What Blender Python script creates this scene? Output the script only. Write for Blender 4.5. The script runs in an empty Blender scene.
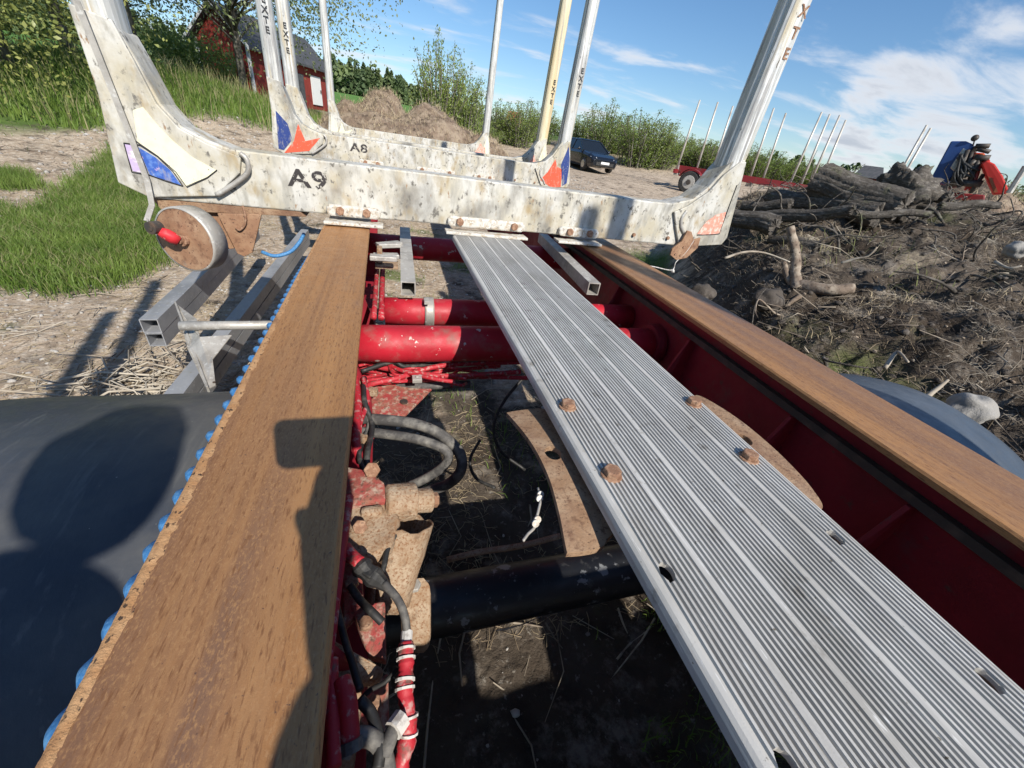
import bpy, bmesh, math, random
import numpy as np
from mathutils import Vector, Matrix, noise as mnoise

S = bpy.context.scene
COL = S.collection
random.seed(7)
rng = np.random.default_rng(7)

# ------------------------------------------------------------------ camera, world, sun
CH = 1.55                                   # camera height above the ground beside the trailer
F, CX, CY = 385.0, 512.0, 384.0
def _n(v): v = np.array(v, float); return v / np.linalg.norm(v)
_Y = _n([(387 - 512) / F, (384 - 121) / F, 1.0])
_X = np.array([1, .0347, .306]); _X = _n(_X - _Y * _X.dot(_Y))
_Z = np.cross(_X, _Y)
if _Z[1] < 0: _Z = -_Z
RW = np.array([_X, _Y, _Z])                 # camera (right, up, forward) -> world
cam = bpy.data.objects.new('camera', bpy.data.cameras.new('camera'))
COL.objects.link(cam); S.camera = cam
cam.data.sensor_width = 36; cam.data.lens = F / 1024 * 36
cam.data.clip_start = .01; cam.data.clip_end = 3000
r_, u_, f_ = RW @ np.array([1, 0, 0]), RW @ np.array([0, 1, 0]), RW @ np.array([0, 0, 1])
cam.matrix_world = Matrix(((r_[0], u_[0], -f_[0], 0), (r_[1], u_[1], -f_[1], 0), (r_[2], u_[2], -f_[2], CH), (0, 0, 0, 1)))
def ray(px, py): return RW @ np.array([(px - CX) / F, -(py - CY) / F, 1.0])
def onz(px, py, z):                          # measured point of the photo on the level plane z
    r = ray(px, py); t = (z - CH) / r[2]; return Vector((r[0] * t, r[1] * t, z))
def ony(px, py, y):
    r = ray(px, py); t = y / r[1]; return Vector((r[0] * t, y, CH + r[2] * t))
def far(px, py, d):                          # point at a known horizontal distance
    r = ray(px, py); t = d / math.hypot(r[0], r[1]); return Vector((r[0] * t, r[1] * t, CH + r[2] * t))

SUN = Vector((.33, -1.25, 1.0)).normalized()
sl = bpy.data.lights.new('sun', 'SUN'); sl.energy = 4.6; sl.angle = math.radians(.55); sl.color = (1, .94, .85)
so = bpy.data.objects.new('sun', sl); COL.objects.link(so); so.rotation_euler = SUN.to_track_quat('Z', 'Y').to_euler()
S.view_settings.view_transform = 'Standard'; S.view_settings.look = 'None'
S.view_settings.exposure = .42; S.view_settings.gamma = 1.0; S.view_settings.use_curve_mapping = False

W = bpy.data.worlds.new('World'); S.world = W; W.use_nodes = True
nt = W.node_tree; nt.nodes.clear(); L = nt.links.new
def wn(t, **k):
    n = nt.nodes.new(t)
    for a, b in k.items(): setattr(n, a, b)
    return n
def wmath(op, a, b=None, c=None):
    n = wn('ShaderNodeMath', operation=op)
    for i, v in enumerate((a, b, c)):
        if v is None: continue
        if isinstance(v, (int, float)): n.inputs[i].default_value = v
        else: L(v, n.inputs[i])
    return n.outputs[0]
sky = wn('ShaderNodeTexSky', sky_type='NISHITA', sun_disc=False)
sky.sun_elevation = math.asin(SUN.z); sky.sun_rotation = math.atan2(SUN.x, SUN.y)
sky.air_density = 1.0; sky.dust_density = .3; sky.ozone_density = 4.2
tc = wn('ShaderNodeTexCoord'); sep = wn('ShaderNodeSeparateXYZ'); L(tc.outputs['Generated'], sep.inputs[0])
zz = wmath('MAXIMUM', sep.outputs[2], 0.0)
den = wmath('ADD', zz, .13)
cmb = wn('ShaderNodeCombineXYZ')
L(wmath('DIVIDE', sep.outputs[0], den), cmb.inputs[0]); L(wmath('DIVIDE', sep.outputs[1], den), cmb.inputs[1])
ns = wn('ShaderNodeTexNoise'); ns.inputs['Scale'].default_value = 1.5; ns.inputs['Detail'].default_value = 9; ns.inputs['Roughness'].default_value = .58
ns.inputs['Distortion'].default_value = .35
mp = wn('ShaderNodeMapping'); mp.inputs['Location'].default_value = (3.1, 1.7, 0); mp.inputs['Scale'].default_value = (.8, 1.5, 1); mp.inputs['Rotation'].default_value = (0, 0, -.5)
L(cmb.outputs[0], mp.inputs[0]); L(mp.outputs[0], ns.inputs['Vector'])
def blob(az, el, w0, w1):
    d = (math.sin(math.radians(az)) * math.cos(math.radians(el)), math.cos(math.radians(az)) * math.cos(math.radians(el)), math.sin(math.radians(el)))
    v = wn('ShaderNodeVectorMath', operation='DOT_PRODUCT'); L(tc.outputs['Generated'], v.inputs[0]); v.inputs[1].default_value = d
    m = wn('ShaderNodeMapRange', interpolation_type='SMOOTHSTEP'); L(v.outputs['Value'], m.inputs[0])
    m.inputs[1].default_value = math.cos(math.radians(w1)); m.inputs[2].default_value = math.cos(math.radians(w0)); return m.outputs[0]
big = wmath('MAXIMUM', blob(67, 12, 2, 9), wmath('MULTIPLY', blob(56, 7, 2, 9), .75))
low = wn('ShaderNodeMapRange', interpolation_type='SMOOTHSTEP'); L(sep.outputs[2], low.inputs[0])
low.inputs[1].default_value = .30; low.inputs[2].default_value = .08
bias = wmath('ADD', wmath('MULTIPLY', big, .25), wmath('MULTIPLY', low.outputs[0], .075))
dens = wmath('ADD', ns.outputs['Fac'], bias)
cm = wn('ShaderNodeMapRange', interpolation_type='SMOOTHSTEP'); L(dens, cm.inputs[0]); cm.inputs[1].default_value = .555; cm.inputs[2].default_value = .82
core = wn('ShaderNodeMapRange', interpolation_type='SMOOTHSTEP'); L(dens, core.inputs[0]); core.inputs[1].default_value = .68; core.inputs[2].default_value = .95
cc = wn('ShaderNodeMix', data_type='RGBA'); L(core.outputs[0], cc.inputs[0]); cc.inputs[6].default_value = (8.6, 8.8, 9.2, 1); cc.inputs[7].default_value = (5.2, 5.6, 6.4, 1)
mx = wn('ShaderNodeMix', data_type='RGBA'); L(wmath('MULTIPLY', cm.outputs[0], .92), mx.inputs[0]); hs = wn('ShaderNodeHueSaturation'); hs.inputs['Saturation'].default_value = 1.12; hs.inputs['Value'].default_value = 1.28; L(sky.outputs[0], hs.inputs['Color']); L(hs.outputs[0], mx.inputs[6]); L(cc.outputs[2], mx.inputs[7])
bg = wn('ShaderNodeBackground'); bg.inputs[1].default_value = .078; L(mx.outputs[2], bg.inputs[0])
wo = wn('ShaderNodeOutputWorld'); L(bg.outputs[0], wo.inputs[0])

# ------------------------------------------------------------------ materials
def mat(name, base, layers=(), rough=.6, metal=0.0, bump=None, spec=.5, rvar=.12, trans=0, coat=0):
    """layers: (colour, scale or (sx,sy,sz), low, high, detail[, seed])"""
    m = bpy.data.materials.new(name); m.use_nodes = True
    t = m.node_tree; n = t.nodes; k = t.links.new
    b = n['Principled BSDF']
    tcn = n.new('ShaderNodeTexCoord')
    def noise_(scale, detail, seed, ro=.6):
        mpn = n.new('ShaderNodeMapping'); mpn.inputs['Location'].default_value = (seed * 1.7, seed * .9, seed * 2.3)
        mpn.inputs['Scale'].default_value = (scale,) * 3 if isinstance(scale, (int, float)) else scale
        k(tcn.outputs['Object'], mpn.inputs[0])
        q = n.new('ShaderNodeTexNoise'); q.inputs['Scale'].default_value = 1; q.inputs['Detail'].default_value = detail; q.inputs['Roughness'].default_value = ro
        k(mpn.outputs[0], q.inputs['Vector']); return q.outputs['Fac']
    cur = None
    for i, ly in enumerate(layers):
        c, sc, lo, hi, de = ly[:5]
        fac = noise_(sc, de, i + 1 + len(name))
        mr = n.new('ShaderNodeMapRange'); mr.inputs[1].default_value = lo; mr.inputs[2].default_value = hi; k(fac, mr.inputs[0])
        mi = n.new('ShaderNodeMix'); mi.data_type = 'RGBA'; k(mr.outputs[0], mi.inputs[0])
        if cur is None: mi.inputs[6].default_value = (*base, 1)
        else: k(cur, mi.inputs[6])
        mi.inputs[7].default_value = (*c, 1); cur = mi.outputs[2]
    if cur is None: b.inputs['Base Color'].default_value = (*base, 1)
    else: k(cur, b.inputs['Base Color'])
    rr = noise_(25, 4, 9.0); mr = n.new('ShaderNodeMapRange'); mr.inputs[1].default_value = .3; mr.inputs[2].default_value = .7
    mr.inputs[3].default_value = max(.03, rough - rvar); mr.inputs[4].default_value = min(1, rough + rvar); k(rr, mr.inputs[0]); k(mr.outputs[0], b.inputs['Roughness'])
    b.inputs['Metallic'].default_value = metal; b.inputs['Specular IOR Level'].default_value = spec
    if coat: b.inputs['Coat Weight'].default_value = coat
    if bump:
        h = None
        for sc, st in bump:
            f = noise_(sc, 6, 4.0, .65)
            bn = n.new('ShaderNodeBump'); bn.inputs['Strength'].default_value = 1; bn.inputs['Distance'].default_value = st; k(f, bn.inputs['Height'])
            if h is not None: k(h, bn.inputs['Normal'])
            h = bn.outputs[0]
        k(h, b.inputs['Normal'])
    if trans:
        tr = n.new('ShaderNodeBsdfTranslucent'); 
        if cur is None: tr.inputs[0].default_value = (*base, 1)
        else: k(cur, tr.inputs[0])
        ms = n.new('ShaderNodeMixShader'); ms.inputs[0].default_value = trans
        k(b.outputs[0], ms.inputs[1]); k(tr.outputs[0], ms.inputs[2]); k(ms.outputs[0], n['Material Output'].inputs[0])
    return m

M = {}
M['rail_rust'] = mat('rail_rust', (.41, .200, .075), [((.46, .235, .09), (90, .35, 90), .42, .60, 6), ((.30, .145, .058), (55, .3, 55), .46, .68, 7), ((.205, .112, .070), (8, .35, 8), .46, .68, 7), ((.40, .215, .095), (420, 210, 420), .50, .66, 5), ((.22, .10, .042), (360, 60, 360), .54, .68, 4), ((.12, .065, .045), (260, 200, 260), .66, .73, 4), ((.165, .085, .05), (26, 3.2, 26), .60, .80, 9), ((.48, .44, .38), (34, 22, 34), .79, .80, 3)], rough=.5, metal=.25, bump=[((300, 60, 300), .0004), (700, .00025)])
M['rail_edge'] = mat('rail_edge', (.38, .20, .085), [((.46, .27, .13), 40, .4, .6, 5), ((.06, .035, .02), (190, 120, 190), .60, .66, 2), ((.25, .13, .06), (60, 20, 60), .55, .7, 5)], rough=.75, bump=[(220, .002)])
M['red_dirty'] = mat('red_dirty', (.27, .010, .022), [((.18, .008, .015), 6, .4, .7, 5), ((.12, .06, .055), 7, .58, .76, 8), ((.09, .05, .04), 30, .62, .74, 6)], rough=.6, bump=[(60, .0006)])  # dirt stains on red paint; base also darkened to paint in the web's shade
M['grime'] = mat('grime', (.075, .062, .05), [((.13, .10, .075), 20, .5, .7, 6)], rough=.85)
M['red_paint'] = mat('red_paint', (.47, .014, .030), [((.36, .012, .022), 9, .4, .65, 5), ((.33, .10, .09), (14, 14, 14), .54, .72, 8), ((.60, .52, .47), 26, .645, .66, 6), ((.20, .12, .095), 7, .60, .76, 8)], rough=.55, bump=[(90, .0004)])
M['red_flaky'] = mat('red_flaky', (.33, .04, .04), [((.27, .13, .085), 34, .40, .66, 9), ((.40, .31, .24), 60, .50, .66, 9), ((.12, .065, .045), 120, .54, .66, 7)], rough=.85, bump=[(60, .003), (250, .001)])
M['rust_tan'] = mat('rust_tan', (.35, .255, .17), [((.25, .145, .075), 60, .38, .72, 9), ((.45, .36, .26), 26, .45, .75, 9), ((.21, .10, .045), 210, .50, .66, 6), ((.13, .08, .05), 34, .58, .74, 9)], rough=.9, bump=[(90, .003), (320, .0012)])
M['rust_plate'] = mat('rust_plate', (.29, .175, .10), [((.38, .26, .165), 22, .42, .66, 8), ((.16, .085, .05), 80, .52, .68, 6), ((.19, .10, .06), 9, .5, .7, 7), ((.10, .055, .035), 220, .60, .68, 4)], rough=.8, metal=.08, bump=[(160, .0016), (420, .0006)])
M['rust_bolt'] = mat('rust_bolt', (.23, .12, .07), [((.36, .22, .14), 90, .45, .6, 4), ((.09, .05, .03), 200, .6, .68, 3)], rough=.8, bump=[(260, .0014)])
M['rust_disc'] = mat('rust_disc', (.30, .165, .095), [((.42, .27, .165), 18, .42, .70, 9), ((.17, .085, .05), 34, .52, .70, 8), ((.10, .055, .04), 120, .60, .68, 5), ((.36, .32, .26), 9, .62, .8, 8)], rough=.7, metal=.15, bump=[(90, .001)])
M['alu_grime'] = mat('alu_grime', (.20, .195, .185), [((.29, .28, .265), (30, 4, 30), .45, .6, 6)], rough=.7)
M['alu_plank'] = mat('alu_plank', (.52, .51, .48), [((.42, .41, .385), (60, 3, 60), .45, .62, 5), ((.60, .59, .56), (90, 2, 90), .58, .70, 4), ((.36, .345, .31), (7, 5, 7), .50, .70, 9), ((.22, .20, .17), (24, 24, 24), .62, .74, 8), ((.66, .655, .63), (240, 30, 240), .64, .70, 3), ((.14, .12, .09), (110, 110, 110), .675, .72, 5)], rough=.55, metal=.08, bump=[((200, 10, 200), .0004), (500, .0002)])
M['alu'] = mat('alu', (.52, .53, .54), [((.36, .36, .36), (9, 9, 2), .5, .68, 6), ((.66, .66, .66), (80, 80, 4), .56, .66, 4)], rough=.4, metal=.5, bump=[(150, .0004)])
M['alu_dark'] = mat('alu_dark', (.44, .45, .47), [((.30, .31, .33), (4, 2, 4), .45, .65, 6), ((.60, .61, .62), 60, .6, .72, 5), ((.30, .27, .22), 22, .62, .74, 7)], rough=.45, metal=.4, bump=[(120, .0005)])
M['galv'] = mat('galv', (.46, .44, .40), [((.33, .31, .28), 12, .45, .62, 6), ((.58, .57, .53), 50, .56, .68, 4), ((.26, .17, .11), 26, .66, .76, 5)], rough=.55, metal=.3, bump=[(140, .0006)])
M['bunk_paint'] = mat('bunk_paint', (.56, .55, .505), [((.46, .42, .32), (8, 8, 6), .42, .62, 9), ((.36, .345, .30), (26, 26, 9), .50, .66, 9), ((.36, .28, .16), (14, 14, 7), .54, .70, 9), ((.19, .18, .16), (5, 5, 3.2), .53, .70, 10), ((.15, .14, .12), (40, 40, 30), .58, .66, 7), ((.28, .17, .09), (50, 50, 18), .65, .72, 6), ((.10, .09, .075), (80, 80, 30), .665, .71, 6)], rough=.6, bump=[(80, .0008), (300, .0004)])
M['stake_paint'] = mat('stake_paint', (.55, .55, .52), [((.50, .42, .28), (16, 16, 1.3), .55, .68, 7), ((.32, .31, .30), (34, 34, 2.2), .50, .62, 8), ((.70, .70, .68), (60, 60, 3), .54, .62, 6), ((.12, .10, .08), (70, 70, 20), .65, .70, 6)], rough=.42, metal=.25, bump=[((120, 120, 6), .0008)])
M['stake_cream'] = mat('stake_cream', (.64, .58, .42), [((.60, .46, .24), (13, 13, 1.3), .45, .66, 6), ((.36, .33, .27), (30, 30, 1.6), .55, .66, 7), ((.08, .07, .055), (70, 70, 12), .67, .71, 6)], rough=.5, bump=[((120, 120, 6), .0008)])
M['white_lug'] = mat('white_lug', (.56, .54, .49), [((.36, .28, .18), 40, .46, .66, 8), ((.20, .17, .14), 60, .58, .68, 6), ((.66, .65, .60), 90, .58, .64, 4)], rough=.65, bump=[(90, .001)])
M['decal_cream'] = mat('decal_cream', (.80, .77, .55), [((.70, .66, .48), 30, .5, .7, 5), ((.42, .38, .30), (26, 26, 8), .56, .74, 8), ((.58, .56, .52), 85, .66, .69, 6), ((.13, .11, .09), 120, .68, .71, 5)], rough=.5)
M['decal_blue'] = mat('decal_blue', (.04, .11, .42), [((.42, .32, .55), 36, .60, .66, 5), ((.10, .20, .52), 50, .5, .6, 4), ((.42, .38, .30), (26, 26, 8), .56, .74, 8), ((.58, .56, .52), 85, .66, .69, 6), ((.13, .11, .09), 120, .68, .71, 5)], rough=.5)
M['decal_lilac'] = mat('decal_lilac', (.50, .40, .60), [((.75, .68, .74), 36, .50, .62, 5), ((.42, .38, .30), (26, 26, 8), .56, .74, 8), ((.58, .56, .52), 85, .66, .69, 6), ((.13, .11, .09), 120, .68, .71, 5)], rough=.5)
M['decal_red'] = mat('decal_red', (.72, .10, .045), [((.55, .09, .05), 40, .5, .7, 5), ((.75, .40, .30), 70, .64, .70, 4), ((.42, .38, .30), (26, 26, 8), .56, .74, 8), ((.58, .56, .52), 85, .66, .69, 6), ((.13, .11, .09), 120, .68, .71, 5)], rough=.5)
M['decal_pink'] = mat('decal_pink', (.70, .30, .22), [((.78, .55, .46), 60, .48, .60, 5), ((.42, .38, .30), (26, 26, 8), .56, .74, 8), ((.58, .56, .52), 85, .66, .69, 6), ((.13, .11, .09), 120, .68, .71, 5)], rough=.5)
M['decal_navy'] = mat('decal_navy', (.02, .045, .20), [((.10, .12, .22), 40, .55, .7, 5), ((.42, .38, .30), (26, 26, 8), .56, .74, 8), ((.58, .56, .52), 85, .66, .69, 6), ((.13, .11, .09), 120, .68, .71, 5)], rough=.5)
M['decal_line'] = mat('decal_line', (.02, .02, .022), rough=.5)
M['letter'] = mat('letter', (.035, .03, .03), [((.45, .43, .38), 60, .56, .60, 5)], rough=.6)
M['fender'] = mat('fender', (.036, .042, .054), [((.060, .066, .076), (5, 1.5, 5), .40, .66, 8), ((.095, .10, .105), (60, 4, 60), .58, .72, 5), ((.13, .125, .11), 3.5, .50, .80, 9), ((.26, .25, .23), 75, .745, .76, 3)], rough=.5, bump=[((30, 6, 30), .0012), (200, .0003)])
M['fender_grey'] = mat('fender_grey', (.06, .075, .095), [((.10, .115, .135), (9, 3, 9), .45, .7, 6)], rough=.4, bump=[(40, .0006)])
M['black_axle'] = mat('black_axle', (.010, .011, .014), [((.05, .05, .05), 40, .60, .70, 6), ((.45, .44, .42), 28, .70, .72, 5), ((.20, .21, .22), (16, 16, 16), .60, .63, 6)], rough=.42, bump=[(60, .0006)])
M['rubber'] = mat('rubber', (.022, .022, .022), [((.08, .075, .065), 16, .5, .75, 6)], rough=.75, bump=[(80, .001)])
M['hose_grey'] = mat('hose_grey', (.065, .062, .06), [((.20, .19, .17), 34, .44, .66, 8), ((.03, .03, .03), 80, .6, .7, 5)], rough=.7, bump=[(220, .0006)])
M['hose_black'] = mat('hose_black', (.02, .02, .02), [((.09, .085, .075), 40, .5, .7, 5)], rough=.6)
M['hose_red'] = mat('hose_red', (.42, .018, .03), [((.45, .24, .22), 70, .54, .64, 6), ((.16, .08, .065), 44, .56, .68, 6)], rough=.62, bump=[(120, .0010)])
M['tape_white'] = mat('tape_white', (.62, .60, .56), [((.32, .28, .25), 60, .5, .65, 5)], rough=.6)
M['rope'] = mat('rope', (.04, .18, .42), [((.10, .28, .52), 160, .45, .6, 3), ((.30, .42, .52), 60, .66, .76, 4)], rough=.6, bump=[((300, 60, 300), .0008)])
M['dark_steel'] = mat('dark_steel', (.06, .055, .05), [((.14, .09, .06), 30, .5, .7, 5)], rough=.6, metal=.3)
M['handle_red'] = mat('handle_red', (.62, .03, .04), [((.72, .45, .42), 60, .60, .68, 5), ((.18, .10, .08), 60, .64, .72, 5)], rough=.5)
M['bark'] = mat('bark', (.085, .073, .060), [((.19, .17, .145), (14, 14, 40), .50, .64, 8), ((.035, .028, .022), 34, .56, .68, 6), ((.12, .13, .06), 4, .60, .76, 5)], rough=.9, bump=[(40, .012), (140, .004)])
M['wood_pale'] = mat('wood_pale', (.40, .33, .25), [((.24, .18, .13), 16, .45, .65, 6)], rough=.85, bump=[(60, .003)])
M['root'] = mat('root', (.20, .15, .11), [((.36, .30, .23), 12, .48, .62, 6), ((.07, .05, .035), 30, .56, .66, 5)], rough=.9, bump=[(50, .005)])
M['twig'] = mat('twig', (.30, .25, .19), [((.46, .41, .33), 3, .45, .6, 4), ((.12, .09, .07), 4.3, .55, .65, 4)], rough=.85)
M['straw'] = mat('straw', (.44, .36, .23), [((.30, .23, .15), 2.2, .45, .6, 4)], rough=.9)
M['rootlet'] = mat('rootlet', (.22, .18, .135), [((.44, .39, .31), 3.1, .48, .62, 4), ((.06, .045, .035), 2.3, .5, .62, 4)], rough=.9)
M['clod'] = mat('clod', (.075, .062, .05), [((.15, .13, .11), 6, .5, .64, 6), ((.05, .04, .033), 9, .55, .65, 5)], rough=.95, bump=[(90, .006)])
M['stone'] = mat('stone', (.30, .285, .26), [((.28, .27, .25), 12, .45, .62, 6), ((.38, .36, .33), 30, .58, .68, 5)], rough=.85, bump=[(30, .006), (160, .002)])
M['pebble'] = mat('pebble', (.30, .275, .245), [((.42, .40, .37), 5, .45, .6, 3), ((.18, .16, .14), 7, .55, .65, 3)], rough=.9)
M['grass'] = mat('grass', (.12, .20, .03), [((.20, .29, .055), 1.6, .42, .62, 4), ((.19, .22, .06), 3.5, .60, .72, 4)], rough=.6, trans=.35)
M['grass_dry'] = mat('grass_dry', (.30, .27, .14), [((.16, .20, .05), 1.6, .42, .62, 4)], rough=.8, trans=.25)
M['leaf_birch'] = mat('leaf_birch', (.19, .24, .10), [((.29, .33, .17), .6, .45, .62, 4), ((.20, .22, .12), 5, .62, .72, 2)], rough=.5, trans=.35)
M['leaf_dark'] = mat('leaf_dark', (.22, .26, .07), [((.36, .37, .11), .5, .45, .62, 4), ((.19, .19, .06), 3, .64, .72, 2)], rough=.5, trans=.3)
M['leaf_willow'] = mat('leaf_willow', (.17, .24, .05), [((.26, .32, .08), .5, .45, .62, 4), ((.18, .21, .09), 3, .64, .72, 2)], rough=.5, trans=.35)
M['leaf_far'] = mat('leaf_far', (.06, .095, .035), [((.11, .15, .05), .12, .45, .6, 4)], rough=.7)
M['trunk'] = mat('trunk', (.13, .115, .095), [((.24, .23, .20), (8, 8, 3), .5, .62, 5)], rough=.9)
M['barn_red'] = mat('barn_red', (.24, .03, .02), [((.17, .022, .016), (9, 9, .6), .5, .6, 4)], rough=.85)
M['roof_dark'] = mat('roof_dark', (.055, .058, .062), [((.08, .08, .085), (.6, 5, 5), .45, .6, 4)], rough=.7)
M['white_trim'] = mat('white_trim', (.70, .70, .68), rough=.6)
M['glass_dark'] = mat('glass_dark', (.012, .015, .018), rough=.08, rvar=.02)
M['car_paint'] = mat('car_paint', (.008, .010, .015), rough=.22, rvar=.04, coat=.6)
M['chrome'] = mat('chrome', (.55, .55, .56), rough=.25, metal=1)
M['lamp_lens'] = mat('lamp_lens', (.45, .47, .5), rough=.12, rvar=.03)
M['crane_red'] = mat('crane_red', (.55, .03, .018), [((.66, .18, .05), 2.5, .62, .68, 3)], rough=.4)
M['cab_blue'] = mat('cab_blue', (.02, .06, .21), [((.03, .08, .26), 2, .45, .6, 4)], rough=.4)
M['far_red'] = mat('far_red', (.20, .012, .016), [((.14, .05, .04), 3, .55, .7, 4)], rough=.6)
M['far_stake'] = mat('far_stake', (.55, .52, .47), [((.38, .34, .29), 3, .5, .65, 4)], rough=.5, metal=.3)
M['dirt'] = mat('dirt', (.19, .135, .095), [((.30, .235, .17), 3, .45, .6, 7), ((.09, .065, .045), 5, .52, .66, 6)], rough=.95, bump=[(9, .05), (60, .01)])
M['jacket'] = mat('jacket', (.03, .04, .06), rough=.8); M['trousers'] = mat('trousers', (.05, .05, .06), rough=.85)
M['skin'] = mat('skin', (.50, .30, .21), rough=.5); M['hair'] = mat('hair', (.05, .035, .025), rough=.7)
M['orange'] = mat('orange', (.36, .10, .04), rough=.7)

# ------------------------------------------------------------------ mesh helpers
class MB:
    def __init__(s): s.v = []; s.f = []
    def add(s, vs, fs):
        o = len(s.v); s.v += [tuple(v) for v in vs]; s.f += [tuple(i + o for i in f) for f in fs]; return s
    def box(s, c, d, rot=None):
        c = Vector(c); vs = []
        for x in (-.5, .5):
            for y in (-.5, .5):
                for z in (-.5, .5):
                    p = Vector((x * d[0], y * d[1], z * d[2]))
                    if rot is not None: p = rot @ p
                    vs.append(c + p)
        return s.add(vs, [(0, 1, 3, 2), (4, 6, 7, 5), (0, 4, 5, 1), (2, 3, 7, 6), (0, 2, 6, 4), (1, 5, 7, 3)])
    def bar(s, a, b, w, h, up=(0, 0, 1)):
        a, b = Vector(a), Vector(b); y = (b - a).normalized(); x = y.cross(Vector(up)).normalized(); z = x.cross(y)
        return s.box((a + b) / 2, (w, (b - a).length, h), Matrix((x, y, z)).transposed())
    def tube(s, pts, r, n=10, cap=True, wob=0):
        pts = [Vector(p) for p in pts]; m = len(pts)
        rs = r if isinstance(r, (list, tuple)) else [r] * m
        t0 = (pts[1] - pts[0]).normalized(); a = t0.orthogonal().normalized(); vs = []; fs = []
        for i in range(m):
            t = (pts[min(i + 1, m - 1)] - pts[max(i - 1, 0)]).normalized()
            a = (a - t * a.dot(t)).normalized(); b = t.cross(a)
            for j in range(n):
                w = 2 * math.pi * j / n; k = rs[i] * (1 + (random.uniform(-wob, wob) if wob else 0))
                vs.append(pts[i] + (a * math.cos(w) + b * math.sin(w)) * k)
        for i in range(m - 1):
            for j in range(n): fs.append((i * n + j, i * n + (j + 1) % n, (i + 1) * n + (j + 1) % n, (i + 1) * n + j))
        if cap: fs += [tuple(range(n))[::-1], tuple(range((m - 1) * n, m * n))]
        return s.add(vs, fs)
    def prism(s, poly, d):
        poly = [Vector(p) for p in poly]; d = Vector(d); n = len(poly)
        return s.add(poly + [p + d for p in poly], [tuple(range(n)), tuple(range(n, 2 * n))[::-1]] + [(i, i + n, (i + 1) % n + n, (i + 1) % n) for i in range(n)])
    def hollow(s, a, b, w, t, up=(0, 0, 1)):          # square hollow section
        a, b = Vector(a), Vector(b); y = (b - a).normalized(); x = y.cross(Vector(up)).normalized(); z = x.cross(y); vs = []
        for p in (a, b):
            for k in (w / 2, w / 2 - t):
                for (i, j) in ((-1, -1), (1, -1), (1, 1), (-1, 1)): vs.append(p + x * i * k + z * j * k)
        fs = []
        for i in range(4):
            j = (i + 1) % 4
            fs += [(i, j, 8 + j, 8 + i), (4 + j, 4 + i, 12 + i, 12 + j), (i, 4 + i, 4 + j, j), (8 + j, 12 + j, 12 + i, 8 + i)]
        return s.add(vs, fs)
    def blob(s, c, r, sub=1, amp=.25, seed=0):
        bm = bmesh.new(); bmesh.ops.create_icosphere(bm, subdivisions=sub, radius=1)
        rr = (r,) * 3 if isinstance(r, (int, float)) else r; c = Vector(c); vs = []
        for v in bm.verts:
            k = 1 + amp * mnoise.noise(v.co * 1.7 + Vector((seed, seed * 2.1, -seed))) * 2
            vs.append(c + Vector((v.co.x * rr[0], v.co.y * rr[1], v.co.z * rr[2])) * k)
        fs = [tuple(v.index for v in f.verts) for f in bm.faces]; bm.free(); return s.add(vs, fs)

def spline(pts, k=8):
    pts = [Vector(p) for p in pts]; P = [pts[0] * 2 - pts[1]] + pts + [pts[-1] * 2 - pts[-2]]; o = []
    for i in range(1, len(P) - 2):
        for j in range(k):
            t = j / k; a, b, c, d = P[i - 1:i + 3]
            o.append(.5 * ((2 * b) + (c - a) * t + (2 * a - 5 * b + 4 * c - d) * t * t + (3 * b - a - 3 * c + d) * t ** 3))
    return o + [pts[-1]]

def worldloc(o):
    p = Vector((0, 0, 0))
    while o is not None: p += o.location; o = o.parent
    return p
def build(name, mb, m, parent=None, bev=0, smooth=False, origin=None, local=False):
    me = bpy.data.meshes.new(name); ofs = Vector((0, 0, 0))
    if parent is not None and not local: ofs = worldloc(parent)
    if parent is None and origin is not None: ofs = Vector(origin)
    me.from_pydata([tuple(Vector(v) - ofs) for v in mb.v], [], mb.f)
    ms = m if isinstance(m, (list, tuple)) else [m]
    for q in ms: me.materials.append(M[q] if isinstance(q, str) else q)
    bm = bmesh.new(); bm.from_mesh(me); bmesh.ops.recalc_face_normals(bm, faces=bm.faces); bm.to_mesh(me); bm.free()
    o = bpy.data.objects.new(name, me); COL.objects.link(o)
    if parent is not None: o.parent = parent
    elif origin is not None: o.location = origin
    if smooth:
        for p in me.polygons: p.use_smooth = True
    if bev:
        b = o.modifiers.new('bevel', 'BEVEL'); b.width = bev; b.segments = 2; b.limit_method = 'ANGLE'; b.angle_limit = math.radians(40)
    return o
def npmesh(name, V, Fq, m, smooth=False, parent=None):
    me = bpy.data.meshes.new(name); V = np.asarray(V, np.float32); Fq = np.asarray(Fq, np.int32); k = Fq.shape[1]
    me.vertices.add(len(V)); me.vertices.foreach_set('co', V.ravel())
    me.loops.add(Fq.size); me.loops.foreach_set('vertex_index', Fq.ravel())
    me.polygons.add(len(Fq)); me.polygons.foreach_set('loop_start', np.arange(0, Fq.size, k, dtype=np.int32)); me.polygons.foreach_set('loop_total', np.full(len(Fq), k, np.int32))
    if smooth: me.polygons.foreach_set('use_smooth', np.ones(len(Fq), bool))
    me.update(); me.validate()
    for q in (m if isinstance(m, (list, tuple)) else [m]): me.materials.append(M[q] if isinstance(q, str) else q)
    o = bpy.data.objects.new(name, me); COL.objects.link(o)
    if parent: o.parent = parent
    return o
def tag(o, label=None, cat=None, group=None, kind=None):
    if label: o['label'] = label
    if cat: o['category'] = cat
    if group: o['group'] = group
    if kind: o['kind'] = kind
    return o
def empty(name, loc=(0, 0, 0), rz=0):
    o = bpy.data.objects.new(name, None); COL.objects.link(o); o.location = loc; o.rotation_euler = (0, 0, rz); o.empty_display_size = .2; return o
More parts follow.
